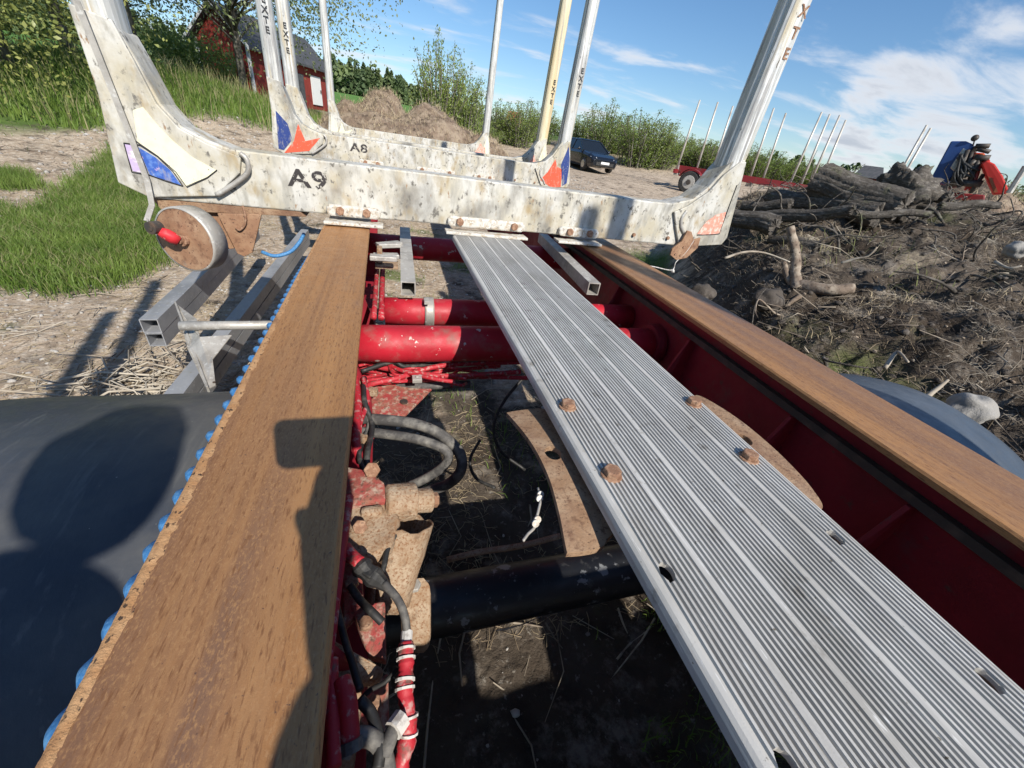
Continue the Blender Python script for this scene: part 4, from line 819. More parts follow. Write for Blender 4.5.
# ------------------------------------------------------------------ vegetation
def cards(P, size, tilt=1.0, asp=.55, up=None):
    n = len(P); d = rng.normal(size=(n, 3)); d /= np.linalg.norm(d, axis=1)[:, None]
    if up is not None: d = d * (1 - up) + np.array([0, 0, 1]) * up; d /= np.linalg.norm(d, axis=1)[:, None]
    e = rng.normal(size=(n, 3)); e -= d * (e * d).sum(1)[:, None]; e /= np.linalg.norm(e, axis=1)[:, None]
    s = (size * rng.uniform(.6, 1.4, n))[:, None]
    V = np.stack([P - d * s * .5, P + e * s * asp * .5, P + d * s * .5, P - e * s * asp * .5], 1).reshape(-1, 3)
    return V, np.arange(4 * n).reshape(n, 4)
def broad_tree(name, x, y, crown_r, crown_h, base_h, leaf, n, label, group=None, size=.16, droop=0, seed=0, z=None, trunk_r=.16, clusters=90, cat='tree'):
    random.seed(seed); global rng; rng = np.random.default_rng(seed)
    z0 = hz(x, y) - .1 if z is None else z; root = empty(name, (x, y, z0)); tag(root, label, cat, group)
    H = base_h + crown_h; tb = MB()
    tb.tube([(x, y, z0), (x + .1, y, z0 + H * .3), (x - .1, y + .1, z0 + H * .6), (x, y, z0 + H * .92)], [trunk_r, trunk_r * .75, trunk_r * .45, .03], 9)
    cs = []
    for i in range(clusters):
        a = random.uniform(0, 2 * math.pi); t = random.random(); rad = crown_r * math.sin(math.pi * min(.97, max(.08, t))) ** .6 * random.uniform(.45, 1.05)
        c = Vector((x + rad * math.cos(a), y + rad * math.sin(a), z0 + base_h + crown_h * t)); cs.append(c)
        if i % 2 == 0:
            s = Vector((x, y, z0 + max(.8, (c.z - z0) * .62))); mid = s.lerp(c, .5) + Vector((0, 0, .3))
            tb.tube([s, mid, c], [trunk_r * .28, trunk_r * .16, .012], 5)
    build('trunk', tb, 'trunk', root, smooth=True)
    cs = np.array([tuple(c) for c in cs]); k = rng.integers(0, len(cs), n)
    sig = crown_r * .17; P = cs[k] + rng.normal(size=(n, 3)) * np.array([sig, sig, sig * .8])
    if droop: P[:, 2] -= droop * rng.random(n) ** 2 * ss(np.hypot(P[:, 0] - x, P[:, 1] - y), crown_r * .3, crown_r)
    V, Fc = cards(P, size); npmesh('crown', V - np.array([x, y, z0]), Fc, leaf, parent=root); return root
def shrub_mesh(h, w, stems, n, seed, leaf):
    g = np.random.default_rng(seed); random.seed(seed); tb = MB(); P = []
    per = n // stems
    for i in range(stems):
        a = g.uniform(0, 6.28); r0 = w * .22 * g.random(); r1 = w * .5 * math.sqrt(g.random()); hh = h * g.uniform(.55, 1.0) * (1 - .35 * (r1 / (w * .5)) ** 2)
        b = np.array([r0 * math.cos(a), r0 * math.sin(a), 0]); t_ = np.array([r1 * math.cos(a), r1 * math.sin(a), hh]); m = b * .5 + t_ * .5 + np.array([0, 0, hh * .12])
        tb.tube([b, m, t_], [.010, .006, .002], 4)
        u = g.random(per); u = .04 + .96 * u; c = ((1 - u) ** 2)[:, None] * b + (2 * u * (1 - u))[:, None] * (2 * m - .5 * b - .5 * t_) + (u ** 2)[:, None] * t_
        P.append(c + g.normal(size=(per, 3)) * np.array([1, 1, .6]) * (w * .075 * (1.3 - u))[:, None])
    P = np.vstack(P); return tb, P
def shrub_proto(name, h, w, stems, n, seed, leaf, size):
    global rng; rng = np.random.default_rng(seed)
    root = empty(name, (0, 0, 0)); tb, P = shrub_mesh(h, w, stems, n, seed, leaf); build('stems', tb, 'trunk', root)
    V, Fc = cards(P, size, up=.35, asp=.4); npmesh('foliage', V, Fc, leaf, parent=root); return root
protos = [shrub_proto('willow_shrub', 1, .9, 60, 9000, 60 + i, 'leaf_willow', .027) for i in range(3)]
used = set()
def put_shrub(kind, px, top, r, wide, label, group='green shrubs along the far edge of the yard'):
    g = far(px, 150, r); x, y = g.x, g.y; z = hz(x, y) - .1; zt = far(px, top, r).z; h = max(1.2, (zt - z) * 1.05)
    o = protos[kind] if kind not in used else copy_tree(protos[kind]); used.add(kind)
    o.location = (x, y, z); o.scale = (wide * 1.1, wide * 1.1, h); o.rotation_euler = (0, 0, px * .7); tag(o, label, 'shrub', group)
put_shrub(0, 440, 30, 25, 3.6, 'tallest pointed green shrub, rising directly behind the brown soil mound')
put_shrub(1, 462, 62, 26, 3.2, 'lower right half of the pointed shrub clump behind the brown soil mound')
B_ = [(497, 100, 34, 4.2, 'shrub just right of the farthest white stake'), (519, 96, 33, 4.0, 'feathery shrub between the farthest white stake and the lettered cream stake'), (537, 102, 38, 4.0, 'shrub seen mostly behind the lettered cream stake'),
      (574, 112, 38, 4.5, 'shrub between the two lettered stakes'), (597, 98, 36, 4.4, 'tall silvery shrub right of the lettered stake, above the dark car'), (618, 112, 38, 4.5, 'shrub directly behind and right of the dark car roof'),
      (640, 108, 33, 5.2, 'broad round shrub, biggest one between the car and the red trailer'), (663, 118, 34, 4.6, 'shrub left of the first stake of the far red trailer'), (690, 134, 38, 4.8, 'low shrub behind the first stake of the far red trailer'),
      (716, 136, 37, 4.8, 'low shrub behind the second and third stakes of the red trailer'), (742, 140, 36, 4.8, 'shrub behind the big right stake of the near bunk'), (768, 148, 36, 4.8, 'yellow green shrub just right of the big near stake'),
      (795, 155, 37, 4.8, 'shrub behind the middle stakes of the red trailer'), (822, 163, 38, 4.6, 'shrub just left of the thick dark log'), (850, 172, 40, 4.6, 'low shrub seen over the thick dark log'), (484, 118, 30, 3.0, 'small dark shrub left of the farthest white stake')]
for i, (px, top, r, w, lb) in enumerate(B_): put_shrub(2 if i % 2 else (i // 2) % 2, px, top, r, w, lb)
protos2 = shrub_proto('leafy_shrub', 1, 1.0, 50, 7000, 71, 'leaf_birch', .04)
for i, (px, top, r, w, lb) in enumerate([(1000, 168, 22, 3.2, 'rounded green shrub behind the red crane arm'), (1032, 172, 22, 3.2, 'green shrub at the right edge beyond the mud bank'), (978, 186, 26, 3.0, 'small green shrub between the blue cab and the red arm')]):
    g = far(px, 150, r); z = hz(g.x, g.y) - .1; o = protos2 if i == 0 else copy_tree(protos2); o.location = (g.x, g.y, z); h = max(.8, far(px, top, r).z - z); o.scale = (w, w, h); tag(o, lb, 'shrub', 'shrubs behind the crane')

def tree_at(px, r): p = far(px, 100, r); return p.x, p.y
x, y = tree_at(246, 24); broad_tree('birch_tree', x, y, 6.2, 9.0, 2.9, 'leaf_birch', 30000, 'tall loose birch whose drooping branches hang over the red barn', size=.13, droop=2.0, seed=4, clusters=190)
x, y = tree_at(150, 21); broad_tree('birch_tree', x, y, 4.0, 8.5, 3.0, 'leaf_birch', 34000, 'dense green tree on the grassy knoll between the near left stake and the barn', size=.115, droop=1.0, seed=5, clusters=170)
for i, (px, r, cr, ch, bh, lb) in enumerate([(22, 17, 3.9, 8, 1.6, 'dark bushy tree at the left edge nearest to the dirt patch'), (86, 20, 4.0, 9, 2.0, 'dark yellow green tree behind the near left stake'), (-40, 15, 4.4, 9, .6, 'dark tree at the far left, cut by the picture edge'), (128, 28, 4.2, 8, 2.4, 'shaded tree behind the grassy knoll, right of the near left stake')]):
    x, y = tree_at(px, r); broad_tree('broadleaf_tree', x, y, cr, ch, bh, 'leaf_dark', 26000, lb, 'dense trees at the left', size=.095, droop=.8, seed=20 + i, clusters=150)
x, y = tree_at(205, 33); broad_tree('round_bush', x, y, 2.6, 2.4, .1, 'leaf_willow', 9000, 'low light green bush at the left gable of the red barn', size=.15, seed=31, clusters=50, trunk_r=.05, cat='bush')

# far forest: one mass
rng = np.random.default_rng(3); Pf = []
for i in range(620):
    az = rng.uniform(-38, 9) if i < 500 else rng.uniform(9, 75); r = rng.uniform(150, 215) if i < 500 else rng.uniform(150, 260)
    x = r * math.sin(math.radians(az)); y = r * math.cos(math.radians(az)); z = hz(x, y)
    h = rng.uniform(5, 9) * (1.0 if az < 2 else .75); w = rng.uniform(2.0, 3.6); con = rng.random() < .55
    n = 130; u = rng.random(n); rad = w * ((1 - u) if con else np.sin(np.pi * (.1 + .85 * u)) ** .6) * np.sqrt(rng.random(n)); a = rng.uniform(0, 6.28, n)
    Pf.append(np.stack([x + rad * np.cos(a), y + rad * np.sin(a), z + .3 + h * u], 1))
V, Fc = cards(np.vstack(Pf), 1.15, asp=.8); o = npmesh('forest', V, Fc, 'leaf_far'); tag(o, 'distant dark green forest on the hill behind the field', 'forest', kind='stuff')

# ------------------------------------------------------------------ barn
p = far(228, 100, 36); q = far(322, 106, 41); zb_ = hz(*far(270, 100, 38).xy) - .2
bx = empty('barn', (p.x, p.y, zb_)); tag(bx, 'red wooden barn with dark roof and white door under the birch', 'barn')
gx = far(256, 100, 34.5); A0 = Vector((gx.x, gx.y, 0)); B0 = Vector((q.x, q.y, 0)); C0 = Vector((p.x, p.y, 0))
ul = (B0 - A0).normalized(); ug = Vector((-ul.y, ul.x, 0)); 
Lh = (B0 - A0).length + 1.0; Wd = 3.2; hw_ = 3.0; hp = 4.5; up_ = Vector((0, 0, 1)); O = A0 + up_ * zb_
mb = MB(); prof = [O, O + ug * Wd, O + ug * Wd + up_ * hw_, O + ug * Wd / 2 + up_ * hp, O + up_ * hw_]; mb.prism(prof, ul * Lh); wl = build('wall', mb, 'barn_red', bx)
mb = MB()
for s0, s1 in ((-.45, .5), (1.45 * 0 + 1 + .45 / Wd, .5)):
    e = O + ug * (Wd * (1 + .087) if s0 > 0 else -.45) + up_ * (hw_ - .33) - ul * .4; rdg = O + ug * Wd / 2 + up_ * (hp + .03) - ul * .4
    mb.prism([e, rdg, rdg + up_ * .14, e + up_ * .14], ul * (Lh + .8))
build('roof', mb, 'roof_dark', bx)
mb = MB()
for e in (O - ug * .45, O + ug * (Wd + .45)):
    e = e + up_ * (hw_ - .38) - ul * .43; rdg = O + ug * Wd / 2 + up_ * (hp - .03) - ul * .43; mb.prism([e, rdg, rdg + up_ * .2, e + up_ * .2], -ul * .04)
build('barge_board', mb, 'white_trim', bx)
for c in (O + ug * Wd, O + Vector((0, 0, 0))):
    mb = MB(); mb.prism([c - ul * .03 - ug * .08, c - ul * .03 + ug * .08, c + ul * .1 + ug * .08, c + ul * .1 - ug * .08], up_ * hw_ * .97); build('corner_board', mb, 'white_trim', bx)
d0 = O + ul * (Lh - 2.3) - ug * .04 + up_ * .5; mb = MB(); mb.prism([d0, d0 + ul * 1.3, d0 + ul * 1.3 + up_ * 1.8, d0 + up_ * 1.8], -ug * .05); dr = build('door', mb, 'white_trim', bx)
mb = MB(); mb.box(d0 + ul * 1.15 + up_ * .9 - ug * .08, (.08, .08, .2)); build('handle', mb, 'dark_steel', dr)
d1 = O + ul * (Lh * .45) - ug * .03 + up_ * .1; mb = MB(); mb.prism([d1, d1 + ul * 1.6, d1 + ul * 1.6 + up_ * 2.1, d1 + up_ * 2.1], -ug * .03); build('gate', mb, 'roof_dark', bx)
for nm, px, py, r, sc, wm, lb in (('house', 872, 183, 60, 1.0, 'barn_red', 'small dark roofed building between the thick log and the stump'), ('house', 523, 138, 60, 1.5, 'orange', 'tiny orange house glimpsed among the shrubs behind the far stake')):
    c = far(px, py, r); z = min(c.z, hz(c.x, c.y)) - .3; h0 = empty(nm, (c.x, c.y, z)); tag(h0, lb, 'house')
    d_ = Vector((c.y, -c.x, 0)).normalized(); b_ = Vector((c.x, c.y, 0)).normalized(); o_ = Vector((c.x, c.y, z)) - d_ * 1.7 * sc; hh = (c.z - z) + (.4 if sc == 1 else 1.0); W2 = (2.2 if sc == 1 else 1.4) * sc
    mb = MB(); mb.prism([o_, o_ + d_ * W2, o_ + d_ * W2 + up_ * hh, o_ + up_ * hh], b_ * 3); build('wall', mb, wm, h0)
    mb = MB(); e0 = o_ + up_ * hh - d_ * .25 - b_ * .3; mb.add([e0, e0 + d_ * (W2 + .5), e0 + d_ * (W2 + .5) + b_ * 3.6, e0 + b_ * 3.6, e0 + d_ * .5 + b_ * 1.8 + up_ * 1.15 * sc, e0 + d_ * W2 + b_ * 1.8 + up_ * 1.15 * sc], [(0, 1, 5, 4), (2, 3, 4, 5), (3, 0, 4), (1, 2, 5), (0, 3, 2, 1)]); build('roof', mb, 'roof_dark' if sc == 1 else 'orange', h0)
    for t in (.3, .7):
        w0 = o_ + d_ * W2 * t - b_ * .03 + up_ * (hh - 1.0); mb = MB(); mb.prism([w0, w0 + d_ * .5, w0 + d_ * .5 + up_ * .6, w0 + up_ * .6], -b_ * .02); build('window', mb, 'white_trim', h0)

# ------------------------------------------------------------------ soil mounds
def mound(px, py, r, wx, wy, h, lb, seed):
    c = far(px, py, r); z = hz(c.x, c.y); n = 70; vs = []; fs = []
    for i in range(n + 1):
        for j in range(n + 1):
            a, b = 2 * i / n - 1, 2 * j / n - 1; d = math.hypot(a, b); k = max(0, 1 - d * d); k = k * k * .75 + k * .25
            X_, Y_ = c.x + a * wx, c.y + b * wy
            zz_ = k * h * (1 + .45 * mnoise.noise((a * 2 + seed, b * 2, 0))) + (.16 * mnoise.noise((X_ * 1.5, Y_ * 1.5, seed)) + .09 * mnoise.noise((X_ * 5, Y_ * 5, seed)) + .05 * mnoise.noise((X_ * 14, Y_ * 14, seed))) * min(1, k * 5)
            vs.append((X_, Y_, zz_ - .15 if k > 0 else -.3))
    for i in range(n):
        for j in range(n): fs.append((i * (n + 1) + j, (i + 1) * (n + 1) + j, (i + 1) * (n + 1) + j + 1, i * (n + 1) + j + 1))
    va = np.array(vs); va[:, 2] += height(va[:, 0], va[:, 1]); vs = [tuple(v) for v in va]
    mb = MB(); mb.add(vs, fs); root = empty('soil_mound', (c.x, c.y, z)); tag(root, lb, 'soil mound'); build('heap', mb, 'dirt', root, smooth=True)
    g = np.random.default_rng(seed); idx = g.integers(0, len(vs), 6000); P = np.array(vs)[idx] + g.normal(size=(6000, 3)) * .05; keep = P[:, 2] > height(P[:, 0], P[:, 1]) + .02; P = P[keep]
    V, Fc = blades(P, .16, .012, g, lean=1.3); npmesh('dry_grass', V - np.array([c.x, c.y, z]), Fc, 'straw', parent=root)
def blades(P, h, w, g, lean=.5):
    n = len(P); a = g.uniform(0, 6.28, n); hh = h * g.uniform(.45, 1.3, n); l = lean * g.uniform(.2, 1, n) * hh; b = g.uniform(0, 6.28, n)
    sx, sy = np.cos(a) * w * .5, np.sin(a) * w * .5; lx, ly = np.cos(b) * l, np.sin(b) * l
    z0 = P[:, 2] - .01
    q = [np.stack([P[:, 0] - sx, P[:, 1] - sy, z0], 1), np.stack([P[:, 0] + sx, P[:, 1] + sy, z0], 1),
         np.stack([P[:, 0] + sx * .75 + lx * .35, P[:, 1] + sy * .75 + ly * .35, z0 + hh * .6], 1), np.stack([P[:, 0] - sx * .75 + lx * .35, P[:, 1] - sy * .75 + ly * .35, z0 + hh * .6], 1),
         np.stack([P[:, 0] + lx, P[:, 1] + ly, z0 + hh / np.sqrt(1 + lean * .3)], 1)]
    V = np.stack(q, 1).reshape(-1, 3); o = np.arange(n)[:, None] * 5
    F3 = np.vstack([o + [0, 1, 2], o + [0, 2, 3], o + [3, 2, 4]]); return V, F3
mound(424, 128, 17, 4.2, 2.8, 1.75, 'brown soil mound with dry grass in front of the tall pointed shrub', 2)
mound(378, 126, 19, 2.4, 2.0, 1.7, 'low left shoulder of brown soil beside the green field', 5)
mound(486, 148, 16, 1.9, 1.6, 1.3, 'small brown soil mound at the foot of the farthest white stake', 7)

# ------------------------------------------------------------------ grass and litter
def scatter(n, box, wfun, g):
    x = g.uniform(box[0], box[1], n); y = g.uniform(box[2], box[3], n); k = g.random(n) < wfun(x, y); x, y = x[k], y[k]; return np.stack([x, y, height(x, y)], 1)
g = np.random.default_rng(12)
gm = lambda x, y: np.clip(ground_masks(x, y)[0], 0, 1)
P = scatter(130000, (-5.5, -1.8, 3.4, 11), gm, g); V, Fc = blades(P, .15, .0065, g, .7); V2, F2_ = blades(P[::6], .17, .006, g, .9); V = np.vstack([V, V2]); nf = len(Fc); Fc = np.vstack([Fc, F2_ + len(V) - len(V2)]); o = npmesh('grass', V, Fc, ['grass', 'grass_dry']); o.data.polygons.foreach_set('material_index', np.where(np.arange(len(Fc)) >= nf, 1, 0).astype(np.int32)); tag(o, 'green grass strip beside the dirt track left of the trailer', 'grass', kind='stuff')
P = scatter(9000, (-.1, 1.1, .9, 6), lambda x, y: .8 * gm(x, y), g); P2 = scatter(1500, (.7, 1.4, -.1, .8), lambda x, y: (fbm(x * 5, y * 5, 3, 4) > .05) * .8, g); P3 = scatter(26000, (1.2, 7, 2.4, 8), gm, g)
V, Fc = blades(np.vstack([P, P2, P3]), .09, .005, g, .9); o = npmesh('grass', V, Fc, 'grass'); tag(o, 'sparse green tufts growing under and beside the trailer', 'grass', kind='stuff')
P = scatter(150000, (-26, 0, 11, 36), gm, g); V, Fc = blades(P, .24, .022, g, .6); o = npmesh('grass', V, Fc, ['grass']); tag(o, 'tall green grass on the knoll and verge before the barn', 'grass', kind='stuff')
P = scatter(16000, (-26, 0, 11, 36), gm, g); V, Fc = blades(P, .55, .02, g, .4); o = npmesh('dry_grass', V, Fc, ['grass_dry']); tag(o, 'yellowish tall dry stalks among the far grass', 'grass', kind='stuff')
def sticks(P, L0, L1, r, g, flat=.25):
    n = len(P); a = g.uniform(0, 6.28, n); el = g.normal(size=n) * flat; L_ = g.uniform(L0, L1, n); d = np.stack([np.cos(a) * np.cos(el), np.sin(a) * np.cos(el), np.sin(el)], 1)
    s = np.stack([-np.sin(a), np.cos(a), np.zeros(n)], 1); rr_ = (r * g.uniform(.5, 1.5, n))[:, None]; bend = g.normal(size=(n, 3)) * (L_ * .1)[:, None]; vs = []
    for t, k in ((-.5, 1), (0, .85), (.5, .45)):
        c = P + d * (L_ * t)[:, None] + (bend if t == 0 else 0) + np.array([0, 0, .004])
        for (i, j) in ((1, -.5), (-1, -.5), (0, 1)): vs.append(c + s * rr_ * i * k + np.array([0, 0, 1]) * rr_ * j * k)
    V = np.stack(vs, 1).reshape(-1, 3); o = np.arange(n)[:, None] * 9; F4 = []
    for b in (0, 3):
        for j in range(3): F4.append(o + [b + j, b + (j + 1) % 3, b + 3 + (j + 1) % 3, b + 3 + j])
    return V, np.vstack(F4)
bare = lambda x, y: (1 - gm(x, y)) * (1 - bankmask(x, y))
P = scatter(60000, (-5, 1.2, .6, 8), lambda x, y: bare(x, y) * (.25 + .75 * (fbm(x * 1.7, y * 1.7, 4, 61) > -.05)), g); V, Fc = sticks(P, .02, .11, .0013, g); o = npmesh('straw', V, Fc, 'straw'); tag(o, 'pale dead straw lying over the bare ground left of the trailer', 'straw', kind='stuff')
P = scatter(1500, (-5, 1.2, .3, 7), bare, g); V, Fc = sticks(P, .08, .35, .004, g, .12); o = npmesh('twigs', V, Fc, 'twig'); tag(o, 'thin dry twigs scattered on the bare ground', 'twigs', kind='stuff')
P = scatter(900, (-2.2, -.9, 1.9, 3.0), lambda x, y: np.exp(-((x + 1.35) ** 2 / .12 + (y - 2.25) ** 2 / .14)), g)
V, Fc = sticks(P + np.array([0, 0, .03]), .15, .55, .005, g, .15); o = npmesh('brushwood', V, Fc, 'twig'); tag(o, 'bundle of pale brushwood on the ground beside the aluminium side guard', 'brushwood', kind='stuff')
P = scatter(26000, (-15, .5, 6, 17), lambda x, y: gm(x, y) * .9, g); V, Fc = blades(P, .10, .009, g, .9); o = npmesh('grass', V, Fc, 'grass'); tag(o, 'scattered low tufts on the pale track left of the trailer', 'grass', kind='stuff')
P = scatter(30000, (-14, 3, 7, 18), lambda x, y: bare(x, y) * (fbm(x * 1.2, y * 1.2, 4, 67) > -.05), g); V, Fc = sticks(P, .04, .22, .0028, g, .15); o = npmesh('straw', V, Fc, 'rootlet'); tag(o, 'dead stalks strewn over the track beyond the grass strip', 'straw', kind='stuff')
# stones and clods: icosphere instanced by numpy into one mesh each
def lumps(P, s0, s1, g, flat=.65, power=3.0):
    bm = bmesh.new(); bmesh.ops.create_icosphere(bm, subdivisions=1, radius=1); b = np.array([v.co[:] for v in bm.verts]); f = np.array([[v.index for v in q.verts] for q in bm.faces]); bm.free()
    n = len(P); s = s0 + (s1 - s0) * g.random(n) ** power; j = 1 + .22 * g.normal(size=(n, len(b), 1)); a = g.uniform(0, 6.28, n); ca, sa = np.cos(a)[:, None], np.sin(a)[:, None]
    q = b[None] * j * (s[:, None, None] * np.array([1, .75, flat])[None, None]); X_ = q[..., 0] * ca - q[..., 1] * sa; Y_ = q[..., 0] * sa + q[..., 1] * ca
    V = np.stack([X_, Y_, q[..., 2]], 2) + P[:, None, :]; return V.reshape(-1, 3), (f[None] + (np.arange(n) * len(b))[:, None, None]).reshape(-1, 3)
P = scatter(16000, (-5, 1.4, .1, 9), lambda x, y: bare(x, y) * (1 - .9 * (1 - ss(np.abs(x - .45), .75, 1.3)) * (1 - ss(y, 2.0, 3.4))), g); V, Fc = lumps(P, .003, .022, g); o = npmesh('gravel', V, Fc, 'pebble'); tag(o, 'small pale stones on the bare ground around the trailer', 'gravel', kind='stuff')
P = scatter(11000, (-14, 9, 8, 22), bare, g); V, Fc = lumps(P, .008, .06, g, .6, 4.0); o = npmesh('gravel', V, Fc, 'pebble'); tag(o, 'stones scattered over the far gravel yard and track', 'gravel', kind='stuff')
bk = lambda x, y: bankmask(x, y) * (.25 + .75 * (fbm(x * 1.4, y * 1.4, 4, 71) > -.1))
P = scatter(52000, (1.7, 10, -1.5, 9), lambda x, y: bk(x, y) * np.clip(3.2 / np.hypot(x, y), 0, 1) ** 1.2, g); V, Fc = lumps(P, .003, .036, g, .6, 5); o = npmesh('mud_clods', V, Fc, 'clod'); tag(o, 'dark crumbly clods covering the mud bank', 'clods', kind='stuff')
P = scatter(9000, (1.7, 10, -1.5, 9), lambda x, y: bk(x, y) * np.clip(3 / np.hypot(x, y), 0, 1), g); V, Fc = lumps(P, .003, .02, g, .5, 2.5); o = npmesh('bark_chips', V, Fc, 'wood_pale'); tag(o, 'pale wood and bark chips sprinkled on the mud bank', 'wood chips', kind='stuff')
P = scatter(120000, (1.7, 9, -1, 9), lambda x, y: bk(x, y) * (.3 + .7 * (fbm(x * 1.1, y * 1.1, 3, 77) > 0)), g); V, Fc = sticks(P, .03, .16, .0013, g, .5); o = npmesh('rootlets', V, Fc, 'rootlet'); tag(o, 'matted pale rootlets and dry grass in the mud bank', 'roots', kind='stuff')
P = scatter(2600, (1.7, 9, -1, 9), bk, g); V, Fc = sticks(P + np.array([0, 0, .012]), .10, .5, .0034, g, .3); o = npmesh('broken_sticks', V, Fc, 'rootlet'); tag(o, 'broken sticks poking out of the mud bank', 'sticks', kind='stuff')
P = scatter(9000, (1.7, 9, -.5, 9), lambda x, y: bk(x, y) * (fbm(x * .8, y * .8, 3, 83) > .18), g); V, Fc = blades(P, .14, .006, g, 1.4); o = npmesh('dry_grass', V, Fc, 'grass_dry'); tag(o, 'clumps of withered grass on the mud bank', 'grass', kind='stuff')

# ------------------------------------------------------------------ logs, stump, roots, boulders on the bank
def log(name, a, b, r0, r1, lb, cat='log', mt='bark', seed=0):
    a, b = Vector(a), Vector(b); n = 26; random.seed(seed); pts = [a.lerp(b, i / n) + Vector((0, 0, .012 * math.sin(i * .3 + seed))) for i in range(n + 1)]
    m = 60; vs = []; fs = []; t = (b - a).normalized(); u = t.orthogonal().normalized(); v = t.cross(u)
    for i, p in enumerate(pts):
        rr_ = r0 + (r1 - r0) * i / n
        for j in range(m):
            w = 2 * math.pi * j / m; k = 1 + .09 * mnoise.noise((math.cos(w) * 1.6 + seed, math.sin(w) * 1.6, i * .03)) + .13 * mnoise.noise((math.cos(w) * 9, math.sin(w) * 9, i * .11 + seed)) + .05 * mnoise.noise((math.cos(w) * 14, math.sin(w) * 14, i * .9 + seed)) + (.10 * abs(mnoise.noise((math.cos(w) * 4, math.sin(w) * 4, 9))) if i in (0, n) else 0)
            vs.append(p + (u * math.cos(w) + v * math.sin(w)) * rr_ * k + (t * .05 * mnoise.noise((j * .7, seed, 0)) if i in (0, n) else Vector()))
    for i in range(n):
        for j in range(m): fs.append((i * m + j, i * m + (j + 1) % m, (i + 1) * m + (j + 1) % m, (i + 1) * m + j))
    root = empty(name, (a + b) / 2); tag(root, lb, cat); mb = MB(); mb.add(vs, fs); build('bark', mb, mt, root, smooth=True)
    for e, s in ((0, -1), (n, 1)):
        mb = MB(); vv = vs[e * m:(e + 1) * m]; mb.add(vv + [pts[e] + t * s * .012], [(j, (j + 1) % m, m) for j in range(m)]); build('cut_end', mb, 'bark', root)
    return root
log('thick_log', far(818, 182, 6.3), far(903, 206, 6.0), .18, .14, 'thickest dark log, its raised cut end left above the mud bank', seed=1)
log('dark_log', far(770, 196, 6.6), far(880, 214, 5.9), .10, .12, 'dark half buried log lying below the thickest log', seed=3)
log('tilted_log', far(899, 184, 6.9), far(948, 198, 6.6), .055, .06, 'thin pole like log leaning from the stump towards the blue cab', seed=5)
log('mossy_log', far(760, 219, 5.6), far(852, 211, 5.2), .075, .05, 'low mossy log in front of the half buried log', seed=6)
log('charred_plank', far(715, 212, 5.0), far(775, 226, 4.7), .07, .09, 'blackish split trunk piece just right of the white bunk end', mt='bark', seed=8)
c = far(902, 192, 6.6); mb = MB(); mb.blob(c + Vector((0, 0, -.05)), (.33, .27, .26), 5, .2, 3); mb.v = [tuple(Vector(v) + (Vector(v) - c) * (.22 * mnoise.noise(Vector(v) * 9) + .16 * mnoise.noise(Vector((v[0] * 26, v[1] * 26, v[2] * 8))) + .08 * mnoise.noise(Vector(v) * 60)) + Vector((-.05, 0, .02)) * max(0, (v[2] - c.z) / .2)) for v in mb.v]; root = empty('tree_stump', (c.x, c.y, c.z - .3)); tag(root, 'broken dark tree stump standing on the bank crest between two logs', 'stump'); build('stump_body', mb, 'bark', root, smooth=True)
random.seed(4)
for i in range(9):
    a = random.uniform(0, 6.28); s = c + Vector((.16 * math.cos(a), .16 * math.sin(a), -.12)); e = s + Vector((.4 * math.cos(a), .4 * math.sin(a), random.uniform(-.28, .12)))
    mb = MB(); mb.tube(spline([s, s.lerp(e, .5) + Vector((random.uniform(-.06, .06), 0, .06)), e], 5), [.04 - .0032 * k for k in range(11)], 7, wob=.1); build('root', mb, 'bark', root, smooth=True)

def tangle(name, n, box, r, L0, L1, m, lb, cat, sd, fn=None):
    random.seed(sd); mb = MB(); k = 0
    while k < n:
        x, y = random.uniform(box[0], box[1]), random.uniform(box[2], box[3])
        if float(bankmask(np.array([x]), np.array([y]))[0]) < .5 or (fn and not fn(x, y)): continue
        k += 1; z = hz(x, y); p = Vector((x, y, z - .03)); d = Vector((random.gauss(0, 1), random.gauss(0, 1), random.uniform(-.1, .9))).normalized(); L_ = random.uniform(L0, L1); pts = [p]
        for q in range(5):
            d = (d + Vector((random.gauss(0, .45), random.gauss(0, .45), random.gauss(-.12, .4)))).normalized(); p = p + d * L_ / 5; pts.append(p)
        rr_ = r * random.uniform(.4, 1.4); sp_ = spline(pts, 3); mb.tube(sp_, [rr_ * (1 - .75 * i / len(sp_)) for i in range(len(sp_))], 6, wob=.15)
        if random.random() < .5:
            b_ = pts[2]; e_ = b_ + Vector((random.gauss(0, 1), random.gauss(0, 1), random.gauss(.1, .5))).normalized() * L_ * .35; mb.tube([b_, b_.lerp(e_, .5) + Vector((0, 0, .02)), e_], [rr_ * .6, rr_ * .4, rr_ * .15], 5)
    o = build(name, mb, m, None, smooth=True); tag(o, lb, cat, kind='stuff')
tangle('dark_roots', 420, (1.9, 9, -.5, 8.5), .011, .25, .9, 'bark', 'tangle of dark curved roots running through the mud bank', 'roots', 1)
tangle('pale_roots', 90, (1.9, 8, -.5, 7.5), .007, .2, .6, 'root', 'pale broken roots poking from the mud bank', 'roots', 2)
tangle('skyline_brush', 150, (3.5, 8.5, 2.5, 7.5), .012, .3, .75, 'bark', 'dark brushwood heaped around the logs on the bank crest', 'brushwood', 3, lambda x, y: 5.3 < math.hypot(x, y) < 7.4)
P = scatter(30000, (1.7, 8.5, -.5, 8), lambda x, y: bankmask(x, y) * (fbm(x * 1.3, y * 1.3, 4, 91) > .12), g); V, Fc = blades(P, .09, .004, g, 2.2); o = npmesh('withered_turf', V, Fc, 'straw'); tag(o, 'tan mats of withered turf lying on the mud bank', 'turf', kind='stuff')
